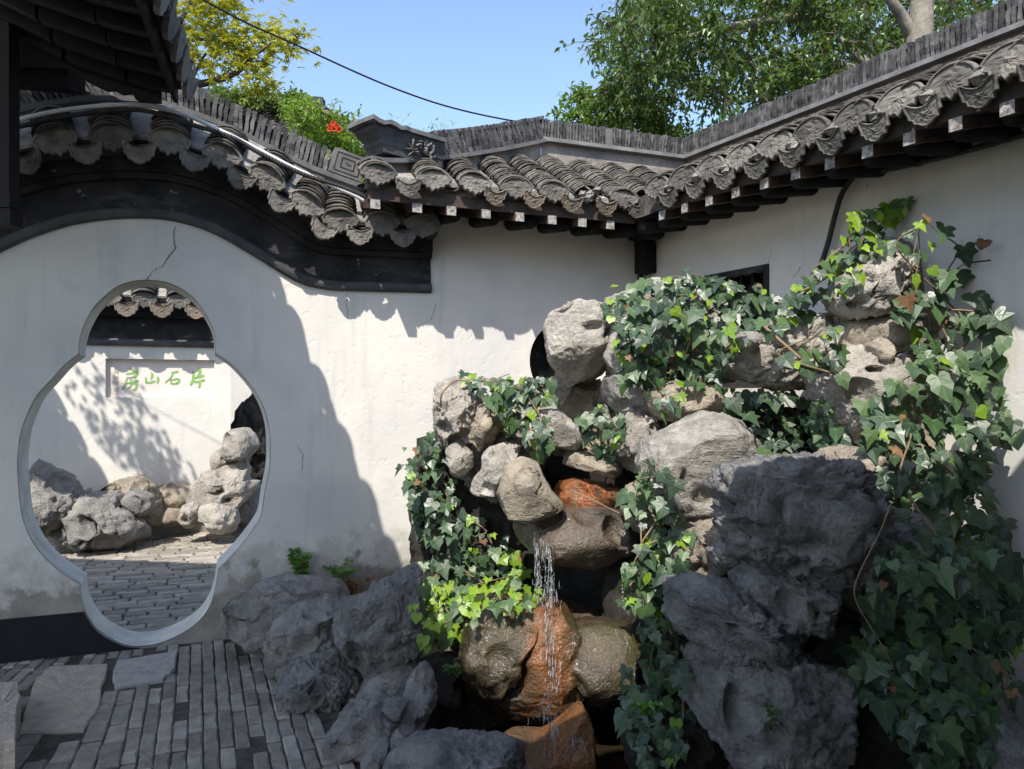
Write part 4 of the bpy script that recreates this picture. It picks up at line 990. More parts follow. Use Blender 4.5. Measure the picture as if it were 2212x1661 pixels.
CH = {'house': [([(530, 330), (570, 345), (605, 372)], [40, 52, 18]), ([(465, 432), (560, 415), (640, 392), (660, 400)], [18, 34, 44, 30]), ([(658, 400), (640, 450), (600, 495)], [44, 52, 20]), ([(495, 498), (545, 492), (600, 480)], [22, 20, 20]), ([(490, 490), (460, 570), (435, 650), (385, 710)], [22, 22, 26, 8]), ([(530, 532), (575, 532)], [14, 16]), ([(430, 610), (560, 575), (690, 548)], [14, 26, 20]), ([(560, 600), (540, 650), (492, 692)], [24, 24, 10]), ([(560, 605), (640, 600), (645, 655), (610, 710), (565, 705)], [26, 36, 44, 36, 10])],
      'mountain': [([(918, 402), (925, 450), (905, 530)], [26, 48, 16]), ([(818, 485), (812, 540), (820, 590)], [16, 34, 30]), ([(808, 575), (880, 580), (950, 560), (985, 552)], [36, 44, 34, 14]), ([(1022, 485), (1030, 530), (1010, 595)], [40, 48, 14])],
      'stone': [([(1262, 412), (1320, 398), (1390, 382)], [26, 40, 40]), ([(1290, 425), (1250, 500), (1155, 586)], [30, 20, 10]), ([(1250, 540), (1262, 600)], [26, 34]), ([(1250, 545), (1330, 522), (1400, 518), (1395, 560), (1350, 605)], [22, 28, 36, 40, 30]), ([(1265, 600), (1320, 602), (1370, 590)], [28, 30, 26])],
      'slab': [([(1645, 395), (1655, 460), (1640, 550), (1600, 625)], [44, 58, 56, 34]), ([(1768, 322), (1765, 400), (1725, 485)], [52, 56, 22]), ([(1670, 505), (1760, 480), (1840, 452)], [22, 44, 34]), ([(1668, 570), (1750, 560), (1855, 530)], [30, 42, 40]), ([(1765, 580), (1765, 630), (1745, 672)], [44, 48, 24])]}
for nm, ss in CH.items():
    d_ = empty('character_' + nm, I(zs(*ss[0][0][0])[0], NT_, zs(*ss[0][0][0])[1])); par(d_, plq); d_.matrix_parent_inverse = plq.matrix_basis.inverted()
    for pts, ws in ss:
        stroke([(x, y) for x, y in pts], [w * .6 for w in ws], d_, M['cut_shade'], 'painted_cut_shade', NT_, (-7, -9))  # offset dark copy paints shade along one side of each cut
        stroke(pts, ws, d_, M['green'], 'brush_stroke', NT_ + .0015)
SIG = [[(262, 355), (262, 425)], [(262, 358), (285, 365), (270, 385), (282, 400), (264, 405)], [(292, 372), (335, 366)], [(300, 385), (328, 382), (326, 402), (302, 404), (300, 386)], [(302, 394), (326, 392)], [(314, 350), (314, 425)], [(312, 404), (290, 422)], [(316, 404), (340, 418)],
       [(275, 455), (258, 475)], [(280, 472), (256, 495)], [(267, 488), (267, 520)], [(300, 455), (292, 468)], [(322, 452), (330, 465)], [(288, 478), (332, 472)], [(308, 478), (308, 508)], [(308, 492), (330, 490)], [(292, 488), (280, 515)], [(284, 508), (335, 516)],
       [(266, 548), (262, 590), (250, 612)], [(266, 548), (325, 545), (325, 612), (315, 606)], [(280, 562), (314, 560)], [(297, 550), (297, 578)], [(276, 578), (318, 576)], [(284, 588), (310, 587), (308, 605), (284, 605), (284, 588)],
       [(250, 660), (320, 658), (320, 722), (250, 724), (250, 660)], [(265, 672), (265, 712)], [(285, 668), (280, 715)], [(300, 672), (308, 715)], [(258, 690), (312, 688)]]
sg = empty('signature', I(zs(290, 400)[0], NT_, zs(290, 400)[1])); par(sg, plq)
for l in SIG: stroke(l, [5, 8, 5], sg, M['carve'], 'carved_stroke')
# side wall closing the court
o = I(I_R + .75, -1.6, 0); sw = MB(); sw.box(o + V(0, 0, 1.4), I.d * 1.2, I.n * .12, V(0, 0, 1.9)); tag(sw.build('court_side_wall', M['plaster_i']), 'white wall glimpsed behind the dark rock cliff through the gate', 'wall')
# far house roof behind the arched wall
far = empty('far_house', V(-3.2, 10, 0), 'far house with grey tiled roof overgrown by creeper behind the arched wall', 'house')
T0, T1, B0, B1 = P(350, 212, 11.5), P(700, 240, 10.6), P(440, 350, 9.6), P(790, 420, 8.9)
mb = MB(); mb.add([T0, T1, B1, B0, T0 - V(0, -.6, .35), T1 - V(0, -.6, .35)], [(0, 1, 2, 3), (0, 4, 5, 1)]); mb.build('roof_deck', M['mortar'], far)
for k in range(15):
    t = k / 14; a, b = B0.lerp(B1, t), T0.lerp(T1, t)
    mb = MB(); arc_tiles(mb, a, b, (B1 - B0), .155, 26, True, th=.02, lift=.03); mb.build('tile_row', M['tile'], far, True)
mb = MB(); mb.box((T0 + T1) / 2 + V(0, 0, .06), (T1 - T0) / 2, V(0, .08, 0), V(0, 0, .1)); mb.build('roof_ridge', M['ridge'], far)
mb = MB(); c = (T0 + T1 + B0 + B1) / 4; mb.box(V(c.x - .2, 11.2, 1.9), V(1.7, .3, 0), V(-.05, .4, 0), V(0, 0, 2.2)); mb.build('house_wall', M['plaster_i'], far)

# ------------------------------------------------------------------ rocks
def ico(sub):
    import bmesh
    bm = bmesh.new(); bmesh.ops.create_icosphere(bm, subdivisions=sub, radius=1.0)
    v = np.array([x.co[:] for x in bm.verts]); f = [tuple(x.index for x in p.verts) for p in bm.faces]; bm.free(); return v, f
ICO = {}
ROCKS = []          # (verts, faces) of everything ivy can cling to
def poly_radius(poly, c, nang=360):
    ang = np.linspace(0, 2 * np.pi, nang, endpoint=False); R_ = np.zeros(nang); p = np.array(poly, float) - np.array(c)
    for i in range(len(p)):
        a, b = p[i], p[(i + 1) % len(p)]; e = b - a
        for k, t in enumerate(ang):
            dx, dy = math.cos(t), math.sin(t); den = dx * e[1] - dy * e[0]
            if abs(den) < 1e-9: continue
            r = (a[0] * e[1] - a[1] * e[0]) / den; s = (a[0] * dy - a[1] * dx) / den
            if r > 0 and -1e-6 <= s <= 1 + 1e-6: R_[k] = max(R_[k], r)
    R_[R_ == 0] = R_[R_ > 0].mean()
    k = np.array([1, 2, 3, 2, 1.]); k /= k.sum(); R_ = np.convolve(np.concatenate([R_[-2:], R_, R_[:2]]), k, mode='valid'); return R_
def centroid(poly):
    A = cx = cy = 0
    for i in range(len(poly)):
        x0, y0 = poly[i]; x1, y1 = poly[(i + 1) % len(poly)]; w = x0 * y1 - x1 * y0; A += w; cx += (x0 + x1) * w; cy += (y0 + y1) * w
    return cx / (3 * A), cy / (3 * A)
def rock(label, poly, Y, T, mat, amp=1.0, dents=(), strat=0.0, sub=5, p=4.0, seed=None, craggy=0.5, name='boulder', cat='rock', lean=0.0, group=None, cling=True):
    """boulder with a traced outline, its own distance Y (middle), half thickness T"""
    seed = len(ROCKS) * 3.7 if seed is None else seed
    if sub not in ICO: ICO[sub] = ico(sub)
    v, f = ICO[sub]
    c = centroid(poly); Rr = poly_radius(poly, c) * 1.14
    ang = np.arctan2(v[:, 2] * -1.0, v[:, 0]); ang = np.where(ang < 0, ang + 2 * np.pi, ang)     # picture angle: y down
    rad = np.interp(ang, np.linspace(0, 2 * np.pi, 361), np.append(Rr, Rr[0]))
    sy = np.clip(v[:, 1], -1, 1); q = (1 - np.abs(sy) ** p) ** (1 / p)
    # even out the pinched poles
    X = np.cos(ang) * rad * q; Z = np.sin(ang) * rad * q
    k = Y / F; size = Rr.mean() * k
    pos = np.stack([X * k, sy * T, -Z * k], 1)
    # displacement: broad lumps, facets and fine crags, measured in the rock's size
    nrm = pos / np.array([size, T, size]) ** 2; nrm /= (np.linalg.norm(nrm, axis=1)[:, None] + 1e-9)
    qn = pos / size + seed
    edge = 0.35 + 0.65 * (1 - q ** 4)                      # keep the outline close to the traced one
    rr_ = np.random.RandomState(int(seed * 10) % 9973 + 5)
    low = fbm(qn * 1.1, 3); d = low * 0.15 * edge
    pos = pos + nrm * (d * amp * size)[:, None]
    # split faces: flatten what sticks out beyond random planes that face the open side
    un = pos / np.array([size, T, size])
    for _ in range(int(10 + 10 * craggy)):
        w = rr_.normal(size=3); w[1] = -abs(w[1]) * 1.2 - .25; w /= np.linalg.norm(w)
        h = un @ w; lim = np.quantile(h, 1 - rr_.uniform(.03, .13)); ex = np.clip(h - lim, 0, None)
        un = un - np.outer(ex * rr_.uniform(.75, .97), w)
    # water-worn scoops with crisp edges
    for _ in range(int(3 + 9 * craggy)):
        w = rr_.normal(size=3); w[1] = -abs(w[1]) - .15; w /= np.linalg.norm(w)
        h = un @ w; top_ = un[np.argmax(h)]; r_ = rr_.uniform(.22, .55); cc = top_ * rr_.uniform(.9, 1.05) + w * r_ * rr_.uniform(.45, .75) + rr_.normal(size=3) * .16
        dv = un - cc; dl = np.linalg.norm(dv, axis=1) + 1e-9; ins = dl < r_
        nw = cc + dv / dl[:, None] * (dl + (r_ - dl) * .85)[:, None]
        ins &= ((nw - un) @ w) < 0; un = np.where(ins[:, None], nw, un)
    pos = un * np.array([size, T, size])
    qn = pos / size + seed; d = 0
    qz = qn * np.array([1, 1, 1.45]); cg = .35 + craggy
    d = d + facets(qz, 1.25) * .17 * cg * edge + facets(qz + 8, 2.8) * .105 * cg * (.4 + .6 * edge) + facets(qz + 21, 6.5) * .042 * cg
    ridg = 1 - np.abs(fbm(qn * 2.3 + 9, 3)) * 2.4; d = d - np.clip(ridg, 0, 1) ** 4 * .07 * cg
    d = d + fbm(qn * 5.5, 4, .6) * 0.06 * cg + (1 - np.abs(fbm(qn * 12, 3, .6)) * 2 - .6) * 0.022 * cg
    if strat:
        lay = pos[:, 2] / size * 4.4 + pos[:, 0] / size * .5 + fbm(qn * 1.6, 3) * 1.5; saw = lay - np.floor(lay)
        d = d + strat * (0.13 * (saw ** 2) - .05) + strat * .07 * pn(np.stack([qn[:, 0] * 4, qn[:, 1] * 4, lay * 2], 1))
    pos = pos + nrm * (d * amp * size)[:, None]
    base = P(c[0], c[1], Y); pos[:, 1] += lean * pos[:, 2]
    for (dx, dy, rx, ry, dep) in dents:
        w0 = P(dx, dy, Y); ex = (pos[:, 0] + base.x - w0.x) / (rx * k); ez = (pos[:, 2] + base.z - w0.z) / (ry * k)
        rr = np.sqrt(ex ** 2 + ez ** 2) + fbm(qn * 5, 2) * .25
        w = np.clip(1.15 - rr, 0, 1); w = w * w * (3 - 2 * w); w = np.clip(w * 1.6, 0, 1); pos[:, 1] += np.where(sy < .15, w * dep, 0)
    wp = pos + np.array(base)
    me = bpy.data.meshes.new(name); me.from_pydata(pos.tolist(), [], f); me.materials.append(M[mat]); me.polygons.foreach_set('use_smooth', [True] * len(f)); me.update()
    o = bpy.data.objects.new(name, me); COL.objects.link(o); o.location = base
    tag(o, label, cat, group)
    if cling: ROCKS.append((wp, f))
    else: ROCKS.append(None)
    return o
def zA(pts): return [(810 + x * .29297, 648 + y * .29297) for x, y in pts]
def zC(pts): return [(1456 + x * .3418, 540 + y * .3418) for x, y in pts]
def zD(pts): return [(1402 + x * .3662, 1053 + y * .3662) for x, y in pts]
def zE(pts): return [(810 + x * .3251, 1121 + y * .3251) for x, y in pts]
def zB(pts): return [(648 + x * .2848, 1188 + y * .2848) for x, y in pts]
def zL(pts): return [(x * .354, 1080 + y * .354) for x, y in pts]
def zI(pts): return [(32.4 + x * .2539, 891 + y * .2539) for x, y in pts]

# --- upper left group, against the wall
rock('tall cream boulder against the white wall at the left end of the rockery', zA([(455, 680), (500, 610), (600, 585), (680, 620), (720, 680), (765, 740), (780, 860), (760, 960), (700, 1010), (640, 1020), (560, 1030), (480, 1090), (450, 980), (445, 800)]), 4.75, .30, 'rock_pale', .8, craggy=.7, sub=6)
rock('ochre mortared stone with a pale chip right of the tall cream boulder', zA([(740, 745), (850, 755), (890, 830), (925, 900), (900, 960), (850, 1070), (760, 1100), (690, 1060), (700, 960), (760, 860)]), 4.66, .26, 'rock_ochre', .9, craggy=.8)
rock('small pitted stone hanging under the tall cream boulder', zA([(548, 1060), (590, 1025), (640, 1060), (720, 1150), (705, 1230), (640, 1300), (570, 1290), (540, 1200), (525, 1130)]), 4.62, .15, 'rock_pale', .9, sub=4, craggy=.9)
rock('dark undercut stone between the tall cream boulder and the perforated pale rock', zA([(640, 1040), (760, 1070), (860, 1050), (960, 950), (970, 1090), (860, 1130), (830, 1230), (760, 1270), (700, 1330), (690, 1200)]), 4.80, .18, 'rock_grey', .9, sub=4)
rock('rounded pale rock with two eye-like holes above the left ivy', zA([(800, 1160), (850, 1100), (960, 1072), (1075, 1110), (1085, 1190), (1010, 1250), (950, 1330), (925, 1430), (850, 1450), (760, 1425), (722, 1390), (745, 1310), (800, 1250)]), 4.52, .24, 'rock_pale', .6, craggy=.5)
rock('smooth triangular tan rock just left of the waterfall head', zA([(920, 1450), (960, 1310), (1010, 1230), (1085, 1190), (1195, 1230), (1225, 1310), (1285, 1420), (1375, 1520), (1270, 1570), (1130, 1615), (1000, 1600), (950, 1540)]), 4.02, .20, 'rock_ochre', .30, craggy=.45, p=7)
rock('thin brown shelf stone under the smooth triangular rock', zA([(1000, 1590), (1150, 1580), (1300, 1540), (1375, 1520), (1380, 1560), (1250, 1620), (1100, 1680), (1010, 1660)]), 4.34, .20, 'wet_brown', .6, sub=4)
rock('beak-shaped pale rock jutting over the spring hollow', zA([(1175, 880), (1230, 825), (1290, 800), (1340, 812), (1420, 880), (1500, 960), (1545, 1050), (1485, 1088), (1380, 1080), (1250, 1070), (1180, 1000)]), 4.55, .25, 'rock_pale', .6, craggy=.3)
rock('slim upright stone below the round window', zA([(1325, 560), (1370, 510), (1415, 640), (1430, 760), (1410, 850), (1310, 810), (1250, 750), (1320, 670)]), 4.95, .14, 'rock_ochre', .7, sub=4)
rock('big square-topped pale boulder overhanging in front of the round window', zA([(1280, 210), (1310, 130), (1420, 62), (1500, 45), (1740, 62), (1790, 150), (1780, 330), (1750, 440), (1700, 540), (1640, 600), (1500, 638), (1440, 590), (1370, 500), (1320, 440), (1300, 350)]), 4.65, .30, 'rock_pale', .55, dents=[(1312, 728, 18, 14, .14), (1275, 712, 24, 14, .06), (1318, 785, 14, 26, .08)], craggy=.3, p=4.5, sub=6)
rock('shaded stump of stone carrying the square-topped boulder', zA([(1395, 600), (1510, 640), (1530, 760), (1600, 900), (1500, 960), (1440, 880), (1400, 740)]), 4.95, .20, 'rock_grey', .8, sub=4)
rock('grey rounded rock in ivy shade beneath the upper ivy mass', zA([(1690, 690), (1740, 540), (1850, 550), (2000, 600), (2150, 640), (2160, 780), (2010, 830), (1880, 865), (1780, 800)]), 4.50, .28, 'rock_grey', .6, craggy=.4)
rock('rough stone half hidden under the upper ivy mass', [(1310, 690), (1330, 645), (1400, 622), (1500, 618), (1560, 655), (1580, 730), (1570, 810), (1500, 835), (1420, 845), (1350, 815), (1315, 765)], 4.55, .33, 'rock_pale', .9)
rock('flat grey stone bridging the small square gap under the upper ivy', [(1375, 840), (1450, 828), (1530, 838), (1568, 862), (1560, 895), (1500, 902), (1440, 905), (1390, 890)], 4.35, .26, 'rock_ochre', .8)
rock('knobbly speckled stones above the spring hollow', [(1325, 960), (1340, 900), (1380, 880), (1420, 905), (1440, 940), (1415, 985), (1385, 1010), (1345, 1005)], 4.40, .22, 'rock_pale', 1.0, craggy=1.0)
rock('wide pale stone lintel arching over the spring hollow', zA([(1380, 1240), (1470, 1095), (1560, 1070), (1650, 1170), (1830, 1215), (1945, 1260), (1935, 1355), (1860, 1372), (1730, 1305), (1640, 1262), (1500, 1235)]), 4.45, .22, 'rock_ochre', .6, craggy=.5)
rock('small grey-green pier stone right of the spring ledge', [(1350, 1100), (1362, 1055), (1390, 1040), (1430, 1060), (1440, 1110), (1420, 1150), (1385, 1150), (1360, 1130)], 4.10, .20, 'rock_ochre', .8, sub=4)
rock('ochre mortar bed showing between the upper left stones', [(985, 930), (1060, 900), (1130, 930), (1170, 1000), (1160, 1090), (1080, 1090), (1010, 1060)], 4.86, .2, 'rock_ochre', .9, craggy=.9)
rock('rough mortared rubble behind the beak-shaped rock', [(1160, 850), (1230, 810), (1290, 830), (1340, 880), (1330, 990), (1240, 1000), (1170, 960)], 4.92, .2, 'rock_ochre', .9, craggy=.9)
rock('crumbly packing stones under the square gap', [(1330, 880), (1400, 850), (1470, 880), (1510, 930), (1470, 990), (1390, 1010), (1330, 970)], 4.62, .22, 'rock_ochre', 1.0, craggy=1.0)
# --- horizontal pieces to the right
rock('knobbed horizontal stone lintel above the dark ivy cave', zC([(300, 640), (345, 560), (420, 515), (550, 560), (650, 450), (760, 428), (900, 418), (1040, 420), (1060, 560), (970, 700), (950, 800), (850, 852), (700, 862), (560, 820), (480, 790), (340, 812)]), 4.20, .26, 'rock_pale', .8, dents=[(1610, 695, 20, 16, -.05), (1590, 770, 26, 14, .08)], craggy=.6, sub=6)
rock('white-crusted cap stone on the horizontal lintel', zC([(400, 560), (440, 515), (520, 525), (560, 570), (520, 630), (440, 620)]), 4.02, .12, 'rock_band', .8, sub=4)
rock('knotted pale peak stone crowned with ivy at the top of the rockery', zC([(1040, 250), (1090, 170), (1230, 90), (1330, 50), (1420, 20), (1480, 110), (1490, 220), (1450, 330), (1350, 395), (1200, 400), (1140, 430), (1070, 370)]), 3.95, .26, 'rock_pale', 1.1, dents=[(1870, 640, 8, 18, .05), (1840, 655, 16, 10, .05), (1905, 600, 12, 16, .04)], craggy=1.0)
rock('grey stone topping the peak under the young ivy shoots', zC([(1060, 180), (1120, 60), (1230, -40), (1380, -80), (1520, -40), (1560, 80), (1500, 190), (1400, 120), (1250, 110), (1150, 200)]), 4.10, .22, 'rock_grey', .8)
rock('brown shaded stone block below the knotted peak stone', zC([(1060, 560), (1120, 430), (1250, 395), (1450, 390), (1520, 560), (1460, 700), (1330, 722), (1200, 650), (1040, 690)]), 4.05, .26, 'rock_ochre', .6, craggy=.4)
rock('small round plug stone beside the large ivy column', zC([(1250, 600), (1300, 560), (1360, 565), (1365, 660), (1330, 715), (1270, 700)]), 3.82, .10, 'rock_ochre', .7, sub=4)
rock('twisted pale pillar stone between the dark ivy cave and the ivy column', zC([(945, 710), (1040, 685), (1180, 640), (1250, 625), (1450, 700), (1520, 850), (1400, 1000), (1330, 1100), (1300, 1250), (1180, 1292), (1060, 1272), (1030, 1060), (960, 950), (940, 830)]), 3.90, .30, 'rock_pale', .8, dents=[(1860, 800, 22, 8, .08), (1870, 890, 30, 20, .05)], craggy=.6, sub=6)
rock('rubble stones at the foot of the twisted pillar', zC([(950, 1330), (1020, 1270), (1120, 1250), (1250, 1270), (1330, 1340), (1300, 1390), (1150, 1400), (1000, 1390)]), 3.65, .22, 'rock_ochre', .9)
rock('rear wall stone behind the ivy column', [(1830, 700), (1960, 560), (2060, 640), (2100, 800), (2090, 1000), (2080, 1150), (1900, 1150), (1860, 950)], 4.02, .12, 'rock_ochre', .8)
# --- middle
rock('large banded pale boulder with wave-like hollows in the middle of the rockery', [(1396, 1005), (1402, 962), (1445, 940), (1520, 903), (1590, 920), (1628, 962), (1645, 1005), (1610, 1040), (1585, 1075), (1582, 1108), (1540, 1122), (1490, 1140), (1458, 1120), (1440, 1080), (1405, 1045)], 3.92, .30, 'rock_band', .45, dents=[(1565, 1018, 11, 7, .06), (1597, 1032, 16, 16, .10), (1560, 1062, 12, 5, .05), (1555, 1088, 16, 5, .04), (1500, 1062, 40, 22, .045), (1452, 1020, 8, 12, .08), (1495, 1110, 34, 8, .05)], strat=.35, craggy=.25, sub=6)
rock('crumbly pale rubble below the banded boulder', [(1455, 1225), (1480, 1150), (1540, 1128), (1590, 1150), (1612, 1200), (1612, 1265), (1530, 1275), (1470, 1290)], 3.75, .26, 'rock_ochre', 1.0, craggy=1.0)
rock('wedge of grey stone stuck in the pale rubble', [(1535, 1190), (1570, 1165), (1605, 1180), (1610, 1215), (1580, 1225), (1545, 1215)], 3.48, .14, 'rock_grey', .8, sub=4)
rock('great layered dark grey boulder with ragged strata', [(1578, 1062), (1598, 1022), (1650, 1008), (1800, 1010), (1890, 1028), (1925, 1080), (1915, 1140), (1875, 1195), (1835, 1245), (1790, 1238), (1700, 1212), (1632, 1210), (1602, 1150)], 3.15, .30, 'rock_dark', .85, strat=1.0, craggy=.9, sub=6, p=7)
rock('small dark stone tucked right of the layered boulder under ivy', [(1830, 1250), (1900, 1150), (1980, 1120), (2050, 1180), (2060, 1300), (1960, 1340), (1860, 1320)], 3.35, .24, 'rock_dark', .9)
rock('dark overhanging shelf stone beneath the layered boulder', zD([(575, 570), (650, 500), (760, 470), (1060, 520), (1140, 690), (1160, 800), (1080, 858), (980, 825), (820, 795), (620, 775), (595, 690)]), 3.15, .25, 'rock_dark', .85, craggy=1.0, p=5, sub=6)
rock('flat-topped grey ledge stone projecting over the pool', zD([(178, 610), (350, 590), (590, 640), (680, 760), (900, 810), (1080, 860), (1190, 940), (1080, 972), (940, 988), (800, 1032), (650, 1025), (560, 962), (440, 985), (330, 955), (200, 935), (175, 830)]), 3.12, .26, 'rock_dark', .8, craggy=1.0, strat=.5, p=6, sub=6)
rock('tall smooth dark boulder standing at the right edge of the pool', zD([(265, 1150), (320, 1050), (430, 1000), (650, 1030), (900, 1050), (1160, 1170), (1130, 1330), (1120, 1550), (1000, 1760), (600, 1760), (480, 1520), (380, 1440), (310, 1330)]), 3.10, .26, 'rock_dark', .7, craggy=.6, dents=[(1570, 1510, 16, 60, .05)], sub=6)
rock('dark shaded rock mass under the lower ivy curtain', zD([(1080, 1150), (1250, 950), (1600, 900), (1900, 1000), (2050, 1300), (2100, 1800), (1050, 1800)]), 3.30, .24, 'rock_shade_core', .9)
rock('shade-coloured filler rock in the gap behind the overhanging shelf stone', [(1690, 1240), (1800, 1200), (1930, 1240), (1960, 1400), (1930, 1520), (1780, 1540), (1700, 1400)], 3.55, .2, 'rock_shade_core', .8)
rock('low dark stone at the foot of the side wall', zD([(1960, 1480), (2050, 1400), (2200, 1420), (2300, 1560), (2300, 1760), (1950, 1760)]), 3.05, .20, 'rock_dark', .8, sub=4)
rock('shade-coloured stone under the trailing ivy at the pool edge', zD([(-60, 1300), (80, 1240), (240, 1300), (340, 1450), (480, 1600), (480, 1760), (-60, 1760), (-120, 1500)]), 3.35, .24, 'rock_shade_core', .8)
# --- waterfall rocks
rock('wet grey spout slab where the waterfall drops off', [(1100, 1150), (1125, 1122), (1200, 1104), (1300, 1106), (1392, 1130), (1384, 1166), (1330, 1192), (1270, 1220), (1222, 1212), (1190, 1192), (1140, 1184), (1112, 1168)], 4.22, .34, 'wet_grey', .36, craggy=.4, strat=.2, p=4.5)
rock('wet rust-red ledge in the spring hollow', [(1190, 1095), (1205, 1052), (1250, 1040), (1330, 1058), (1375, 1080), (1385, 1115), (1300, 1122), (1220, 1115)], 4.48, .24, 'wet_rust', .6, craggy=.7)
rock('wet brown mossy boulder left of the lower fall', zE([(565, 800), (640, 720), (740, 600), (840, 565), (950, 585), (1050, 640), (1070, 720), (1035, 810), (960, 900), (945, 1000), (880, 1085), (800, 1185), (720, 1255), (620, 1225), (588, 1100), (598, 980), (572, 900)]), 3.95, .30, 'wet_brown', .6, craggy=.6, p=3.8)
rock('orange-stained wet rock face behind the lower fall', [(1100, 1370), (1140, 1335), (1180, 1312), (1220, 1328), (1242, 1370), (1246, 1450), (1262, 1510), (1245, 1537), (1180, 1525), (1120, 1542), (1060, 1537), (1046, 1520), (1075, 1470), (1085, 1420)], 3.95, .26, 'wet_orange', .5, craggy=.6, p=4)
rock('wet dark rock wall joining the boulders around the lower fall', [(1000, 1320), (1100, 1300), (1200, 1310), (1300, 1345), (1390, 1350), (1390, 1500), (1300, 1540), (1150, 1545), (1030, 1530), (990, 1440)], 4.28, .26, 'wet_brown', .6, craggy=.6, p=4)
rock('brown rounded wet boulder half in shadow right of the lower fall', zE([(1240, 770), (1400, 738), (1550, 726), (1690, 760), (1745, 850), (1730, 1000), (1660, 1150), (1480, 1205), (1330, 1185), (1285, 1080), (1295, 950)]), 3.95, .28, 'wet_brown', .5, craggy=.3)
rock('orange wet stone on the pool floor under the fall', zE([(1150, 1530), (1250, 1450), (1375, 1345), (1425, 1430), (1460, 1600), (1440, 1780), (1000, 1780), (850, 1580), (930, 1505), (1010, 1560)]), 3.55, .30, 'wet_floor', .5, craggy=.4)
rock('pitted grey rim stone at the front edge of the pool', zE([(60, 1740), (130, 1640), (190, 1580), (300, 1530), (500, 1515), (700, 1530), (800, 1547), (950, 1582), (1100, 1612), (1230, 1680), (1260, 1780), (700, 1850), (200, 1850)]), 3.10, .22, 'rock_dark', .8, craggy=.8)
# --- added cores that close the caves, cave shade put into their dark colour
rock('earthy shade-coloured core rock behind the left ivy', [(905, 960), (1010, 1010), (1110, 1120), (1160, 1180), (1150, 1320), (1040, 1390), (930, 1360), (905, 1200)], 4.95, .25, 'rock_shade_core', .8)
rock('shade-coloured cave back rock behind the waterfall', [(1110, 1170), (1250, 1150), (1400, 1120), (1490, 1180), (1500, 1400), (1460, 1560), (1250, 1560), (1120, 1450)], 4.85, .28, 'rock_shade_core', .8)
rock('shade-coloured recess rock at the back of the spring hollow', [(1120, 940), (1300, 960), (1420, 950), (1470, 1050), (1420, 1110), (1250, 1110), (1150, 1080)], 5.05, .26, 'rock_shade_core', .8)
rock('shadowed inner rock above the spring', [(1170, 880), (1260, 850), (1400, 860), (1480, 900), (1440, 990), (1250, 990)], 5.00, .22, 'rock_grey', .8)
rock('shade-coloured rock at the bottom of the ivy cave', [(1540, 930), (1640, 880), (1800, 900), (1880, 960), (1880, 1060), (1700, 1060), (1580, 1040)], 4.40, .2, 'rock_shade_core', .8)
rock('shade-coloured hollow rock between banded boulder and trailing ivy', [(1330, 1180), (1420, 1130), (1500, 1180), (1500, 1400), (1480, 1560), (1380, 1600), (1310, 1400)], 4.20, .24, 'rock_shade_core', .8)
rock('shade-coloured underwater bank rock below the orange wet face', [(880, 1500), (960, 1420), (1100, 1480), (1300, 1480), (1420, 1500), (1420, 1640), (1100, 1680), (900, 1640)], 4.55, .22, 'rock_shade_core', .8)
# --- left front group on the paving
rock('long pale grey boulder leaning on the wall beside the gourd gate', zL([(1340, 950), (1345, 870), (1375, 700), (1450, 640), (1580, 530), (1650, 512), (1800, 505), (2045, 545), (2085, 640), (2075, 720), (1900, 800), (1700, 900), (1600, 925)]), 4.55, .28, 'rock_grey', .7, craggy=.65)
rock('creased grey boulder between the long boulder and the front boulder', zL([(1640, 870), (1720, 740), (1800, 678), (1950, 648), (2090, 700), (2110, 900), (2020, 1020), (1900, 1080), (1700, 1090), (1650, 1030)]), 4.25, .25, 'rock_grey', .8, strat=.3, craggy=.8)
rock('squat dark boulder resting on the brick paving', zL([(1690, 1090), (1800, 1030), (1990, 965), (2120, 1005), (2115, 1200), (2065, 1285), (1900, 1362), (1800, 1368), (1740, 1305), (1700, 1200)]), 3.92, .22, 'rock_dark', .8, craggy=.95, sub=6)
rock('upright pointed grey rock shaped like a fin above the paving', zB([(262, 515), (320, 430), (500, 370), (560, 310), (680, 260), (838, 172), (876, 220), (884, 440), (892, 760), (862, 845), (700, 905), (520, 952), (430, 890), (330, 775), (300, 680), (298, 590)]), 3.95, .22, 'rock_dark', .65, dents=[(780, 1400, 26, 40, .05)], craggy=.85, sub=6)
rock('brown base stone under the upright pointed rock', zB([(440, 1110), (500, 985), (690, 890), (865, 850), (870, 1000), (850, 1090), (780, 1150), (640, 1200), (480, 1210)]), 3.92, .22, 'rock_grey', .7)
rock('mortar filled rubble between the squat boulder and base stone', zB([(300, 1000), (340, 800), (430, 900), (470, 1060), (470, 1220), (380, 1260), (300, 1250), (330, 1120)]), 3.98, .16, 'rock_grey', 1.0, sub=4, craggy=1.0)
rock('broad sloping brown rock at the near corner of the pool', zB([(215, 1440), (340, 1265), (560, 1185), (790, 1290), (830, 1375), (700, 1445), (560, 1505), (380, 1650), (225, 1600)]), 3.42, .24, 'rock_grey', .7, craggy=.8)
rock('flat blue-grey slate chip lying on the sloping brown rock', zB([(585, 1200), (620, 1175), (740, 1162), (865, 1215), (725, 1290), (595, 1235)]), 3.40, .10, 'rock_dark', .25, sub=4, craggy=.3)
rock('dark lumpy pool bank stone right of the slate chip', zB([(830, 1010), (900, 935), (985, 1000), (1010, 1200), (945, 1300), (870, 1430), (780, 1425), (745, 1310), (850, 1215), (770, 1150)]), 3.62, .20, 'rock_grey', .8, craggy=.8)
rock('earthy bank rock under the gravelly soil', zB([(870, 920), (1000, 865), (1150, 850), (1245, 950), (1205, 1100), (1130, 1185), (1010, 1235), (960, 1080)]), 3.98, .24, 'rock_shade_core', .7)
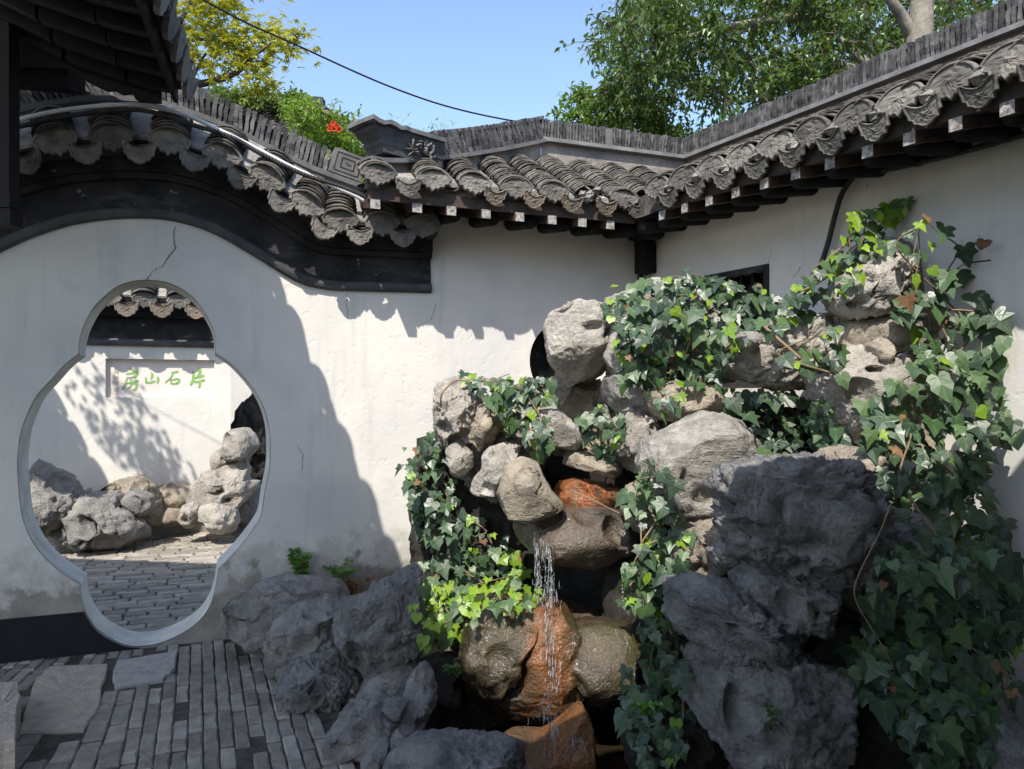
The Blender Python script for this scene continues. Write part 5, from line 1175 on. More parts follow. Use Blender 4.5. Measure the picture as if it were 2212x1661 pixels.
rock('small knobby stone at the pool rim below the slate chip', zB([(655, 1460), (740, 1385), (830, 1425), (915, 1510), (860, 1600), (680, 1600)]), 3.30, .14, 'rock_grey', .9, sub=4, craggy=.9)
rock('narrow blue-grey slate shard at the pool rim', zB([(465, 1620), (595, 1475), (665, 1455), (645, 1585), (590, 1690), (460, 1690)]), 3.22, .10, 'rock_dark', .35, sub=4, craggy=.4)
# --- rocks in the court beyond
GC = 'rocks of the inner court'
rock('leaning perforated pale scholar stone in the inner court, upper limb', zI([(1800, 300), (1810, 210), (1880, 155), (1940, 148), (1990, 200), (2030, 285), (1990, 340), (1930, 400), (1900, 440), (1820, 470), (1790, 400)]), 8.5, .30, 'rock_pale', .5, craggy=.4, dents=[(512, 998, 14, 8, .12)], cling=False)
rock('pale fin of the perforated scholar stone leaning on the court wall', zI([(1690, 480), (1690, 380), (1740, 305), (1790, 340), (1820, 420), (1800, 500), (1740, 540), (1700, 520)]), 8.6, .2, 'rock_pale', .5, sub=4, cling=False)
rock('wide holed middle of the perforated scholar stone in the inner court', zI([(1500, 760), (1500, 640), (1560, 600), (1640, 510), (1720, 520), (1800, 480), (1920, 430), (1945, 500), (1930, 590), (2015, 590), (2000, 660), (1900, 760), (1820, 830), (1700, 800), (1600, 800)]), 8.4, .32, 'rock_pale', .6, dents=[(484, 1058, 11, 11, .35), (437, 1096, 8, 6, .2), (498, 1078, 7, 5, .2)], craggy=.5, cling=False)
rock('lower lobes of the perforated scholar stone on the court paving', zI([(1560, 880), (1600, 800), (1700, 780), (1830, 820), (1850, 950), (1820, 1020), (1700, 1000), (1660, 960), (1590, 950)]), 8.2, .3, 'rock_pale', .7, dents=[(445, 1130, 10, 6, .15)], craggy=.5, cling=False)
rock('rounded pale foot stone beside the grass tufts in the inner court', zI([(1400, 880), (1430, 800), (1490, 770), (1550, 800), (1560, 870), (1500, 980), (1450, 990)]), 8.2, .22, 'rock_pale', .6, sub=4, dents=[(408, 1120, 10, 7, .12)], cling=False)
rock('dark craggy cliff behind the end of the court wall', zI([(1840, 0), (1840, -150), (1960, -140), (2080, 20), (2120, 120), (2150, 500), (2120, 960), (1880, 960), (1850, 300)]), 9.6, .5, 'rock_shade_core', 1.0, craggy=1.0, cling=False)
rock('brown boulder low behind the scholar stone', zI([(1850, 960), (1900, 760), (2000, 640), (2110, 660), (2120, 960)]), 8.9, .3, 'rock_grey', .8, cling=False)
rock('large shaded grey boulder at the left of the inner court', zI([(80, 420), (200, 500), (330, 560), (420, 640), (470, 770), (440, 860), (380, 930), (340, 1000), (300, 1070), (150, 1000), (60, 800)]), 7.6, .4, 'rock_grey', .8, craggy=.7, cling=False)
rock('dark ridge-backed stone against the foot of the court wall', zI([(440, 690), (480, 640), (590, 590), (700, 620), (780, 680), (800, 760), (700, 760), (560, 740), (460, 740)]), 8.6, .3, 'rock_grey', .8, sub=4, cling=False)
rock('long shaded layered rock lying in the inner court', zI([(310, 1080), (380, 920), (470, 740), (640, 730), (800, 740), (860, 850), (960, 950), (1030, 1040), (980, 1110), (830, 1160), (700, 1190), (560, 1210), (400, 1190)]), 7.75, .42, 'rock_grey', .9, strat=.4, craggy=.8, cling=False)
rock('chunky sunlit brown boulder by the grass in the inner court', zI([(780, 640), (880, 580), (1000, 570), (1110, 650), (1160, 760), (1190, 940), (1060, 1010), (960, 960), (900, 860), (790, 740)]), 8.25, .34, 'rock_ochre', .8, dents=[(285, 1085, 26, 20, .08)], craggy=.8, cling=False)
rock('dark split face stone on the sunlit brown boulder', zI([(915, 760), (940, 690), (1000, 655), (1080, 680), (1140, 720), (1150, 800), (1080, 870), (980, 870)]), 7.95, .16, 'rock_dark', .8, sub=4, cling=False)
rock('mossy dome-shaped sandstone set in the foot of the court wall', zI([(1165, 760), (1190, 690), (1250, 635), (1340, 605), (1420, 612), (1490, 660), (1500, 760), (1400, 840), (1200, 840)]), 8.75, .28, 'rock_ochre', .4, craggy=.4, sub=4, cling=False)
rock('low pink-grey kerb stone under the mossy dome', zI([(1180, 850), (1300, 820), (1420, 840), (1430, 940), (1300, 960), (1190, 950)]), 8.55, .2, 'rock_ochre', .4, craggy=.4, sub=4, cling=False)

# ------------------------------------------------------------------ surfaces the ivy clings to
_v, _f = [], []
for r_ in ROCKS:
    if r_ is None: continue
    b_ = len(_v); _v.extend(r_[0].tolist()); _f.extend([(a + b_, b + b_, c + b_) for a, b, c in r_[1]])
for fr_, s0_, s1_ in ((G, -3.0, S_C), (R, 0.0, 6.0)):
    b_ = len(_v); _v.extend([tuple(fr_(s0_, 0, -.5)), tuple(fr_(s1_, 0, -.5)), tuple(fr_(s1_, 0, 2.8)), tuple(fr_(s0_, 0, 2.8))]); _f.append((b_, b_ + 1, b_ + 2)); _f.append((b_, b_ + 2, b_ + 3))
b_ = len(_v); _v.extend([(-2, 2.5, 0), (2, 2.5, 0), (2, 6, 0), (-2, 6, 0)]); _f.append((b_, b_ + 1, b_ + 2)); _f.append((b_, b_ + 2, b_ + 3))
BVH = BVHTree.FromPolygons(_v, _f)
EYE = V(0, 0, HC)
def hit(px, py):
    d_ = (P(px, py, 1.0) - EYE).normalized(); r_ = BVH.ray_cast(EYE, d_)
    return (r_[0], r_[1]) if r_[0] is not None else (None, None)

# ------------------------------------------------------------------ ivy
def ivy_leaf_mesh(seed, mats, var):
    r = random.Random(seed)
    half = [(0.0, 0.0), (0.14, 0.15), (0.32, 0.16), (0.50, 0.04), (0.41, -0.12), (0.52, -0.34), (0.31, -0.45), (0.16, -0.74), (0.0, -0.96)]
    if var == 1: half = [(0.0, 0.0), (0.16, 0.15), (0.33, 0.12), (0.46, -0.02), (0.44, -0.20), (0.45, -0.38), (0.29, -0.55), (0.12, -0.78), (0.0, -0.95)]   # blunter
    if var == 2: half = [(0.0, 0.02), (0.15, 0.17), (0.36, 0.20), (0.54, 0.10), (0.38, -0.10), (0.58, -0.33), (0.28, -0.40), (0.14, -0.68), (0.0, -1.02)]    # deep lobes
    half = [(x * r.uniform(.93, 1.07), y * r.uniform(.95, 1.05)) for x, y in half]; half[0] = (0, half[0][1]); half[-1] = (r.uniform(-.05, .05), half[-1][1])
    out = half + [(-x * r.uniform(.9, 1.08), y * r.uniform(.95, 1.05)) for x, y in half[-2:0:-1]]
    fold, droop, cup = r.uniform(-.08, .14), r.uniform(.02, .30), r.uniform(-.12, .12)
    zf = lambda x, y: abs(x) * fold - droop * (y * y) * .6 + cup * x * y + .05 * math.sin(x * 9 + seed) * abs(y)
    vs = [(0, -.28, zf(0, -.28) + .03)] + [(x, y, zf(x, y)) for x, y in out]; n = len(out); mb = MB()
    mb.add(vs, [(0, 1 + k, 1 + (k + 1) % n) for k in range(n)])
    base = Vector((0, .0, zf(0, 0) + .012))
    for i in (3, 5, 8, n - 5, n - 3):
        tip = Vector(vs[1 + i]) * .86 + V(0, 0, .03); t = tip - base; nn = Vector((-t.y, t.x, 0)).normalized() * .014; mid_ = base.lerp(tip, .5) + V(0, 0, .02)
        mb.add([base + nn, base - nn, mid_ - nn * .8, mid_ + nn * .8, tip], [(0, 1, 2, 3), (3, 2, 4)], 1)
    e = V(r.uniform(-.15, .15), .38, -.22)
    mb.add([V(-.012, 0, 0), V(.012, 0, 0), e + V(.01, 0, 0), e - V(.01, 0, 0)], [(0, 1, 2, 3)], 1)
    return mb.mesh('leaf', mats)
IVY = {k: [ivy_leaf_mesh(i + 11 * j, [M[m], M['vein'] if k != 'dry' else M['ivy_dry']], i % 3) for i in range(9)] for j, (k, m) in enumerate((('dark', 'ivy'), ('mid', 'ivy_pale'), ('young', 'ivy_young'), ('dry', 'ivy_dry')))}
def rnd_in(poly, r):
    xs = [p[0] for p in poly]; ys = [p[1] for p in poly]
    while True:
        q = (r.uniform(min(xs), max(xs)), r.uniform(min(ys), max(ys)))
        if inside(q, poly): return q
def place_leaf(pos, nrm, size, kind, parent, r, spin=.6):
    z = nrm.normalized(); dn = V(r.uniform(-spin, spin), r.uniform(-.3, .1), -1); y = -(dn - z * dn.dot(z)).normalized(); x = y.cross(z).normalized()
    return inst('leaf', r.choice(IVY[kind]), basis(x, y, z, pos, size) @ Matrix.Diagonal((r.uniform(.78, 1.12), r.uniform(.85, 1.1), r.uniform(.4, 1.3), 1)), parent)
def ivy(label, poly, n, size, mix=(.62, .25, .10, .03), depth=None, lift=(.02, .09), seed=1, vines=4, young=None, max_gap=.45, stem='twig', up=0.55, group=None, mind=.5):
    """leaves on the surface seen inside an outline; depth = distance used where nothing stands within reach"""
    r = random.Random(seed); pts = []; tries = 0; taken = []
    root = empty('ivy_plant', V(0, 0, 0), label, 'ivy', group); first = True
    while len(pts) < n and tries < n * 14:
        tries += 1; q = rnd_in(poly, r)
        h, hn = hit(*q)
        Yd = depth if depth else None
        if h is None or (Yd and h.y > Yd + max_gap):
            if not Yd: continue
            pos = P(q[0], q[1], Yd + r.uniform(-.06, .06)); hn = V(0, -1, .3)
        elif Yd and h.y < Yd - .35: continue
        else: pos = h + hn * r.uniform(*lift) * .6 - V(0, 1, 0) * r.uniform(*lift)
        sz = size * r.choice((r.uniform(.4, .8), r.uniform(.7, 1.1), r.uniform(.9, 1.3))) * (pos.y / 4.2) ** 0
        pp = (CX + F * pos.x / pos.y, HY - F * (pos.z - HC) / pos.y); gap = mind * size * F / pos.y
        if any(abs(pp[0] - t[0]) < gap and abs(pp[1] - t[1]) < gap and r.random() < .8 for t in taken[-400:]): continue
        taken.append(pp)
        nr = V(0, -1, 0) * .75 + V(0, 0, 1) * up + hn * .45 + V(r.gauss(0, .38), r.gauss(0, .2), r.gauss(0, .32))
        u = r.random(); k = 'dark'
        if young and inside(q, young): k = 'young' if u < .7 else 'mid'
        elif u < mix[3]: k = 'dry'; sz *= .6
        elif u < mix[3] + mix[2]: k = 'young'; sz *= .7
        elif u < mix[3] + mix[2] + mix[1]: k = 'mid'
        pts.append((pos, nr, sz, k))
    if not pts: return root
    zmin = min(p[0].z for p in pts); c = sum((p[0] for p in pts), Vector()) / len(pts); root.location = V(c.x, c.y, zmin)
    for pos, nr, sz, k in pts: place_leaf(pos, nr, sz, k, root, r)
    srt = sorted(pts, key=lambda p: p[0].z)
    for v_ in range(vines):
        cur = r.choice(srt[:max(3, len(srt) // 5)])[0] + V(0, .035, 0); path = [cur]
        for _ in range(14):
            cand = [p[0] for p in pts if .04 < p[0].z - cur.z < .22 and (p[0] - cur).length < .3]
            if not cand: break
            cur = r.choice(cand) + V(r.uniform(-.02, .02), .03, r.uniform(-.02, .02)); path.append(cur)
        if len(path) > 2:
            sp_ = smooth_path(path, 4); mb = MB(); mb.tube(sp_, [lerp(.0065, .002, i / len(sp_)) for i in range(len(sp_))], 5); mb.build('stem', M[stem], root, True)
    return root
ivy('dense dark ivy cushion draped over the stones beneath the black framed window', [(1318, 690), (1340, 640), (1400, 615), (1450, 605), (1520, 600), (1580, 605), (1640, 610), (1690, 650), (1715, 690), (1680, 720), (1640, 740), (1570, 755), (1540, 800), (1500, 790), (1440, 800), (1400, 830), (1350, 800), (1325, 750)], 250, .084, (.60, .27, .11, .02), 4.25, seed=3, lift=(.03, .16), mind=.34)
ivy('thinner ivy fringe hanging over the grey rock beneath the ivy cushion', [(1330, 790), (1440, 790), (1560, 780), (1580, 840), (1500, 850), (1440, 900), (1420, 850), (1350, 840)], 34, .075, (.55, .25, .2, 0), 4.25, seed=4, lift=(.02, .08))
ivy('bright-tipped ivy clump between the tall cream boulder and the beak-shaped rock', [(1000, 815), (1060, 812), (1120, 815), (1195, 815), (1200, 850), (1180, 890), (1190, 960), (1160, 970), (1120, 930), (1085, 930), (1070, 880), (1040, 850), (1008, 840)], 105, .078, (.52, .28, .18, .02), 4.45, seed=5, lift=(.03, .12), mind=.36)
ivy('small ivy sprays hanging beside the spring hollow lintel', [(1240, 905), (1290, 870), (1330, 880), (1345, 900), (1330, 960), (1310, 1000), (1285, 990), (1270, 930)], 30, .082, (.6, .25, .12, .03), 4.3, seed=6)
ivy('trailing ivy curtain with lime young leaves on the wall end left of the fall', [(910, 950), (935, 920), (950, 960), (960, 1010), (985, 1060), (1010, 1110), (1060, 1140), (1110, 1170), (1140, 1230), (1150, 1290), (1155, 1310), (1120, 1300), (1060, 1290), (1040, 1330), (990, 1330), (930, 1370), (900, 1350), (895, 1290), (930, 1240), (925, 1180), (905, 1130), (880, 1040), (885, 990)], 215, .082, (.62, .26, .09, .03), 4.55, seed=7, young=[(890, 1265), (1000, 1250), (1060, 1240), (1110, 1180), (1160, 1270), (1160, 1330), (1040, 1350), (930, 1390), (890, 1360)], lift=(.03, .14), mind=.36)
ivy('ivy strand trailing down beside the falling water to the pool', [(1395, 1010), (1440, 1000), (1450, 1060), (1470, 1110), (1500, 1140), (1490, 1190), (1450, 1230), (1440, 1290), (1460, 1340), (1420, 1330), (1380, 1310), (1340, 1300), (1345, 1240), (1385, 1200), (1370, 1130), (1360, 1070)], 78, .082, (.60, .30, .08, .02), 3.8, seed=8, max_gap=.3, lift=(.03, .1))
ivy('glossy shaded ivy strand hanging into the pool beside the tall dark boulder', [(1385, 1330), (1440, 1330), (1470, 1400), (1500, 1450), (1490, 1500), (1460, 1560), (1470, 1661), (1390, 1661), (1380, 1560), (1340, 1520), (1340, 1450), (1390, 1420)], 70, .070, (.85, .12, .02, .01), 3.25, seed=9, max_gap=.4, stem='twig_dark')
ivy('shaded ivy growing inside the dark cave between lintel and layered boulder', [(1555, 850), (1620, 840), (1720, 850), (1800, 860), (1830, 930), (1800, 1000), (1680, 1000), (1600, 985), (1570, 930)], 70, .085, (.78, .18, .04, 0), 4.2, seed=10, max_gap=.5, stem='twig_dark')
ivy('sparse ivy with young shoots crowning the knotted peak stone', [(1690, 640), (1740, 590), (1790, 560), (1830, 500), (1850, 450), (1900, 460), (1945, 430), (1960, 450), (1920, 500), (1900, 540), (1860, 560), (1850, 600), (1800, 640), (1740, 660), (1720, 690)], 75, .085, (.42, .25, .30, .03), 4.0, seed=11, young=[(1820, 440), (1960, 420), (1970, 470), (1900, 520), (1820, 500)], max_gap=.25, lift=(.02, .08))
ivy('large-leaved ivy topping the column beside the knotted peak stone', [(1930, 510), (2010, 460), (2060, 500), (2105, 530), (2090, 600), (2110, 650), (2150, 700), (2170, 770), (2150, 810), (2080, 790), (2000, 780), (1960, 740), (1930, 690), (1920, 620), (1960, 580)], 56, .108, (.50, .36, .07, .07), 3.72, seed=12, max_gap=.2, lift=(.02, .14), mind=.4)
ivy('sparse dangling ivy on the sunlit pillar stone right of the cave', [(1780, 720), (1810, 690), (1830, 780), (1820, 830), (1800, 800), (1760, 800), (1700, 800), (1690, 760), (1740, 740)], 20, .09, (.5, .3, .2, 0), 3.75, seed=18, max_gap=.3)
ivy('broad dark ivy column against the side wall, middle section', [(1890, 830), (1930, 790), (2000, 760), (2100, 780), (2150, 850), (2180, 910), (2150, 960), (2120, 1000), (2130, 1060), (2170, 1130), (2110, 1180), (2020, 1190), (1930, 1180), (1900, 1120), (1890, 1030), (1870, 960), (1880, 890)], 175, .10, (.62, .32, .02, .04), 3.52, seed=13, max_gap=.25, lift=(.03, .16), stem='twig', mind=.36)
ivy('shaded lower ivy curtain spreading over the dark rock mass', [(1870, 1180), (1950, 1170), (2050, 1180), (2130, 1190), (2180, 1240), (2205, 1300), (2200, 1360), (2170, 1420), (2120, 1480), (2040, 1500), (1980, 1470), (1900, 1480), (1840, 1480), (1820, 1450), (1850, 1380), (1860, 1300), (1880, 1230)], 200, .088, (.66, .30, .02, .02), 3.20, seed=14, max_gap=.25, lift=(.03, .16), stem='twig', mind=.36)
ivy('ivy skirt at the very bottom of the curtain near the side wall foot', [(1900, 1480), (2050, 1490), (2100, 1520), (2080, 1580), (2140, 1661), (1920, 1661), (1960, 1600), (1890, 1560)], 75, .085, (.85, .12, .01, .02), 3.05, seed=15, max_gap=.3, lift=(.03, .14), stem='twig_dark', mind=.4)
ivy('ivy leaves fringing the side wall edge of the ivy column', [(2110, 1180), (2160, 1150), (2200, 1240), (2212, 1330), (2190, 1400), (2160, 1360), (2150, 1270)], 34, .085, (.8, .17, .01, .02), 3.3, seed=16, max_gap=.25, mind=.4)
ivy('lime-yellow young ivy patch on the sunny soil at the foot of the left curtain', [(895, 1290), (935, 1265), (1010, 1260), (1060, 1270), (1110, 1240), (1150, 1280), (1155, 1320), (1110, 1315), (1060, 1310), (1020, 1350), (960, 1365), (920, 1385), (895, 1360)], 85, .085, (0, .2, .78, .02), 4.2, seed=31, lift=(.05, .16), max_gap=.3, mind=.36)
# bare shoots
thing_tube('bare_shoot', [hit(2010, 600)[0] + V(0, -.05, 0), P(2060, 585, 3.75), P(2085, 570, 3.7), P(2140, 562, 3.68)], .004, M['twig_dark'], 'bare dark twig poking out from the ivy beside the peak stone', 'twig', 5)
thing_tube('bare_shoot', [P(1925, 1085, 2.95), P(1905, 1140, 2.92), P(1880, 1190, 2.9), P(1858, 1235, 2.9), P(1846, 1270, 2.9), P(1850, 1300, 2.91), P(1872, 1340, 2.93), P(1900, 1385, 2.96), P(1930, 1440, 3.0)], .003, M['twig'], 'long thin brown shoot arching down in front of the layered boulder', 'twig', 5)
thing_tube('vine_root', [hit(965, 880)[0] + V(-.03, -.02, 0), P(955, 850, 4.5), P(985, 822, 4.55), P(1015, 826, 4.5)], .005, M['twig'], 'old brown vine root curving over the tall cream boulder', 'twig', 5)
thing_tube('vine_root', [P(1650, 705, 3.95), P(1690, 740, 3.9), P(1730, 775, 3.88)], .008, M['twig'], 'thick pale vine stem crossing the knobbed lintel', 'twig', 6)
thing_tube('vine_root', [P(1230, 1060, 4.15), P(1270, 1075, 4.1), P(1310, 1095, 4.08), P(1340, 1110, 4.05)], .003, M['twig'], 'thin brown dead twig lying over the rust-red ledge', 'twig', 5)
thing_tube('pump_pipe', [P(985, 1345, 4.02), P(1010, 1330, 4.08), P(1035, 1312, 4.2), P(1060, 1295, 4.3)], .014, M['hose'], 'grey-black pump pipe among the lime ivy leaves at the soil bank', 'pipe', 8)

# ------------------------------------------------------------------ falling water
def drops(name, cols, n, label, seed):
    r = random.Random(seed); mb = MB()
    for k in range(n):
        (x0, x1, ya, yb, Y, sp) = r.choice(cols); t = r.random() ** .8; c = P(lerp(x0, x1, t) + r.gauss(0, sp * (.35 + t)), lerp(ya, yb, t), Y - .03 * t + r.uniform(-.05, .03))
        if k % 3 == 0: w = r.uniform(.0009, .0019); h = r.uniform(.012, .045)       # streak
        else: w = r.uniform(.0009, .0024); h = w * r.uniform(1.0, 3.0)
        j = r.uniform(-.1, .1) * h
        mb.add([c + V(w, 0, 0), c + V(-w, 0, 0), c + V(0, w, 0), c + V(0, -w, 0), c + V(j, 0, h), c + V(-j, 0, -h)], [(0, 2, 4), (2, 1, 4), (1, 3, 4), (3, 0, 4), (2, 0, 5), (1, 2, 5), (3, 1, 5), (0, 3, 5)])
    return tag(mb.build(name, M['drop'], None, True), label, 'water', kind='stuff')
drops('water_drops', [(1155, 1168, 1165, 1310, 3.84, 5), (1187, 1192, 1172, 1320, 3.84, 4), (1170, 1188, 1165, 1320, 3.84, 13), (1180, 1200, 1320, 1500, 3.60, 9), (1185, 1195, 1490, 1600, 3.45, 9), (1175, 1185, 1500, 1640, 3.4, 26)], 640, 'sparkling water drops and streaks falling from the spout slab into the pool', 2)
def water_strand(pts, w, seed):
    r = random.Random(seed); mb = MB(); path = smooth_path(pts, 14); rs_ = [w * r.uniform(.35, 1.0) for _ in path]; mb.tube(path, rs_, 7); return mb
fall = empty('waterfall', P(1180, 1600, 3.5), 'thin sheet of spring water running over the spout slab and down the orange rock', 'waterfall')
for i, (x, w) in enumerate(((1157, .006), (1163, .004), (1186, .007), (1193, .004), (1175, .003))):
    a_, b_ = hit(x, 1135)[0], hit(x, 1165)[0]
    if a_ is None or b_ is None: continue
    yy = min(a_.y, b_.y, 3.9); water_strand([P(x - 2, 1150, yy + .02), P(x, 1172, yy - .03), P(x + 2, 1200, yy - .05), P(x + 3, 1238, yy - .05), P(x + 4, 1262 + 8 * i, yy - .05)], w, i).build('water_strand', M['film'], fall, True)

# ------------------------------------------------------------------ weeds and grass
def weed(label, base, h, nst, leaf, seed, mat='weed', spread=.09):
    r = random.Random(seed); root = empty('weed_plant', base, label, 'weed')
    for k in range(nst):
        a = r.uniform(-1, 1); top = base + V(a * spread + r.uniform(-.02, .02), r.uniform(-.05, .02), h * r.uniform(.6, 1)); m_ = base.lerp(top, .5) + V(-a * .02, 0, .02)
        path = smooth_path([base + V(a * .02, 0, 0), m_, top], 4); mb = MB(); mb.tube(path, .0022, 4); st = mb.build('stem', M['twig'], root, True)
        mb = MB()
        for q in path[1:]:
            for sg in (-1, 1):
                d_ = V(sg * r.uniform(.5, 1), r.uniform(-.7, .1), r.uniform(-.2, .5)).normalized(); l_ = leaf * r.uniform(.6, 1.15); s_ = d_.cross(V(0, -.6, .8)).normalized() * l_ * .33
                e_ = q + d_ * l_; c_ = q + d_ * l_ * .5 + V(0, 0, .006); mb.add([q, c_ + s_, e_ - V(0, 0, .006), c_ - s_], [(0, 1, 2), (0, 2, 3)])
        mb.build('foliage', M[mat], root)
    return root
weed('leafy green weed growing at the wall foot above the long grey boulder', G.pt(652, 1262, .05), .24, 7, .055, 1)
weed('thin weed sprig with lobed leaves at the wall foot beside the long boulder', G.pt(733, 1262, .05), .16, 3, .045, 2)
weed('reddish brown withering weed behind the long grey boulder', G.pt(765, 1295, .07), .14, 6, .04, 3, 'ivy_dry', .12)
weed('pale green fern-like sprig against the sunlit wall left of the ivy curtain', G.pt(905, 1262, .06), .13, 3, .035, 4, 'ivy_young')
weed('tiny lime weed on the gravelly soil beside the mossy boulder', hit(985, 1395)[0], .08, 5, .03, 5, 'ivy_young', .03)
weed('tiny green seedling on the pool bank', hit(985, 1460)[0], .05, 3, .035, 6)
weed('small green seedling at the base of the ledge stone over the pool', P(1395, 1545, 3.2), .06, 4, .03, 7)
weed('drooping pale fern frond on the tall smooth dark boulder', hit(1670, 1575)[0] + V(0, -.02, 0), .11, 3, .022, 8, 'ivy_pale', .09)
def grass(label, px, py, n, h, seed):
    r = random.Random(seed); b = Vector(px2g(px, py) + (0,)); mb = MB()
    for _ in range(n):
        o = b + V(r.gauss(0, .07), r.gauss(0, .05), 0); a = r.uniform(0, 6.28); L_ = h * r.uniform(.5, 1.1); dx, dy = math.cos(a) * L_ * .5, math.sin(a) * L_ * .3; w = .005
        p1 = o + V(dx * .35, dy * .35, L_ * .7); p2 = o + V(dx, dy, L_ * r.uniform(.55, .95))
        mb.add([o - V(w, 0, 0), o + V(w, 0, 0), p1 + V(w * .8, 0, 0), p1 - V(w * .8, 0, 0), p2], [(0, 1, 2, 3), (3, 2, 4)])
    return tag(mb.build('grass_tuft', M['grass']), label, 'grass', 'grass tufts in the inner court')
grass('grass tuft beside the sunlit brown boulder in the inner court', 318, 1149, 70, .22, 1)
grass('grass tuft in the middle below the mossy dome stone', 347, 1143, 60, .28, 2)
grass('grass tuft with straw at the foot of the perforated scholar stone', 386, 1138, 90, .30, 3)

# ------------------------------------------------------------------ trees
def limb(mb, pts, r0, r1, n=8):
    p_ = smooth_path(pts, 5); m = len(p_); mb.tube(p_, [lerp(r0, r1, i / (m - 1)) for i in range(m)], n)
def leaf_quad(mb, c, d_, nrm, l_, w_, bend=.15):
    s_ = d_.cross(nrm).normalized() * w_; n_ = s_.cross(d_).normalized(); m_ = c + d_ * l_ * .45 + n_ * l_ * bend; e_ = c + d_ * l_ - n_ * l_ * bend * .3
    mb.add([c, m_ + s_, e_, m_ - s_, m_ - n_ * w_ * .35], [(0, 4, 1), (1, 4, 2), (2, 4, 3), (3, 4, 0)])
def clump_crown(mb, clumps, per, l_, w_, r, twigs=None, droop=.6):
    """clumps: (centre, radius). Leaves sit on short twigs that radiate from each clump centre"""
    for c, rad in clumps:
        nt = max(3, int(per / 9))
        for _ in range(nt):
            d0 = V(r.gauss(0, 1), r.gauss(0, 1), r.gauss(0, .8)).normalized(); ln = rad * r.uniform(.45, 1.05); e = c + d0 * ln - V(0, 0, ln * .25)
            if twigs is not None: twigs.tube([c, c.lerp(e, .6) + V(0, 0, .02), e], [.005, .003, .0015], 4)
            for k in range(9):
                t = r.uniform(.25, 1.08); q = c.lerp(e, t) + V(r.gauss(0, .03), r.gauss(0, .03), r.gauss(0, .03))
                d_ = (d0 * .5 + V(r.gauss(0, .6), r.gauss(0, .6), -droop + r.gauss(0, .35))).normalized()
                leaf_quad(mb, q, d_, V(r.gauss(0, .5), r.gauss(0, .5), 1).normalized(), l_ * r.uniform(.7, 1.2), w_ * r.uniform(.8, 1.2), r.uniform(.05, .3))
def clumps_in(poly, n, Y0, Y1, rad, r, holes=()):
    out = []
    while len(out) < n:
        q = rnd_in(poly, r)
        if any(inside(q, h) for h in holes): continue
        out.append((P(q[0], q[1], r.uniform(Y0, Y1)), rad * r.uniform(.6, 1.2)))
    return out
# big evergreen behind the side wall
r = random.Random(21); big = empty('evergreen_tree', V(3.6, 7.2, -.5), 'large dark evergreen tree with pale forked trunk behind the side wall', 'tree')
tk = MB(); tb = P(1975, 520, 6.6); tb.z = -.5
limb(tk, [tb, P(1978, 300, 6.6), P(1983, 115, 6.6), P(1988, 60, 6.6), P(1992, 0, 6.6), P(2010, -120, 6.6), P(2030, -300, 6.7)], .13, .07, 10)
limb(tk, [P(1983, 90, 6.6), P(1968, 72, 6.6), P(1945, 30, 6.55), P(1925, 0, 6.5), P(1890, -70, 6.5), P(1850, -220, 6.8)], .06, .03)
limb(tk, [P(1980, 240, 6.6), P(1930, 175, 6.65), P(1885, 148, 6.7), P(1840, 108, 6.7), P(1790, 62, 6.8), P(1745, 36, 6.8), P(1690, 10, 6.9)], .055, .022)
limb(tk, [P(1980, 260, 6.6), P(1900, 190, 6.7), P(1858, 155, 6.7), P(1815, 138, 6.8), P(1765, 140, 6.8), P(1715, 152, 6.85), P(1650, 166, 6.9)], .045, .012)
limb(tk, [P(1745, 36, 6.8), P(1680, 42, 6.7), P(1617, 50, 6.7), P(1556, 62, 6.6), P(1500, 76, 6.6), P(1430, 95, 6.6), P(1350, 120, 6.6)], .042, .010)
limb(tk, [P(1905, 175, 6.7), P(1870, 60, 6.9), P(1875, -40, 6.9)], .025, .015)
tk.build('trunk', M['bark'], big, True)
cr = MB(); tw = MB(); HOL = [[(1640, 235), (1700, 225), (1720, 300), (1640, 300)], [(1505, 290), (1600, 215), (1640, 260), (1600, 310), (1500, 340)], [(1955, -10), (1975, -10), (1990, 70), (1970, 60)]]
CP = [(1260, 60), (1330, 30), (1370, -40), (1500, -80), (2300, -80), (2300, 60), (2150, 90), (2060, 110), (1960, 160), (1850, 200), (1740, 260), (1680, 285), (1600, 300), (1570, 250), (1500, 190), (1430, 160), (1370, 150), (1300, 120)]
clump_crown(cr, clumps_in(CP, 340, 6.75, 8.9, .24, r, HOL), 56, .078, .0165, r, tw, .65)
clump_crown(cr, clumps_in([(1260, 60), (1330, 30), (1370, -40), (1500, -80), (1880, -80), (1900, 60), (1830, 200), (1740, 260), (1680, 285), (1600, 300), (1570, 250), (1500, 190), (1430, 160), (1370, 150), (1300, 120)], 95, 6.2, 6.7, .22, r, HOL), 48, .076, .0165, r, tw, .65)
clump_crown(cr, clumps_in([(1345, 130), (1440, 140), (1420, 190), (1480, 210), (1450, 270), (1370, 240), (1300, 210)], 40, 7.2, 8.6, .20, r), 52, .086, .018, r, tw, .65)
cr.build('crown', M['evergreen'], big); tag(tw.build('twigs', M['bark_dark'], big), kind='stuff')
r = random.Random(22); osm = empty('shrub_tree', V(1.0, 8.0, -.5), 'light green glossy shrub standing behind the low tile ridge', 'shrub')
tk = MB(); limb(tk, [V(1.1, 8.1, -.5), P(1340, 330, 8.0), P(1330, 230, 8.0)], .05, .02); limb(tk, [P(1345, 300, 8.0), P(1400, 262, 8.0), P(1440, 240, 8.0)], .02, .006); tk.build('trunk', M['bark_dark'], osm, True)
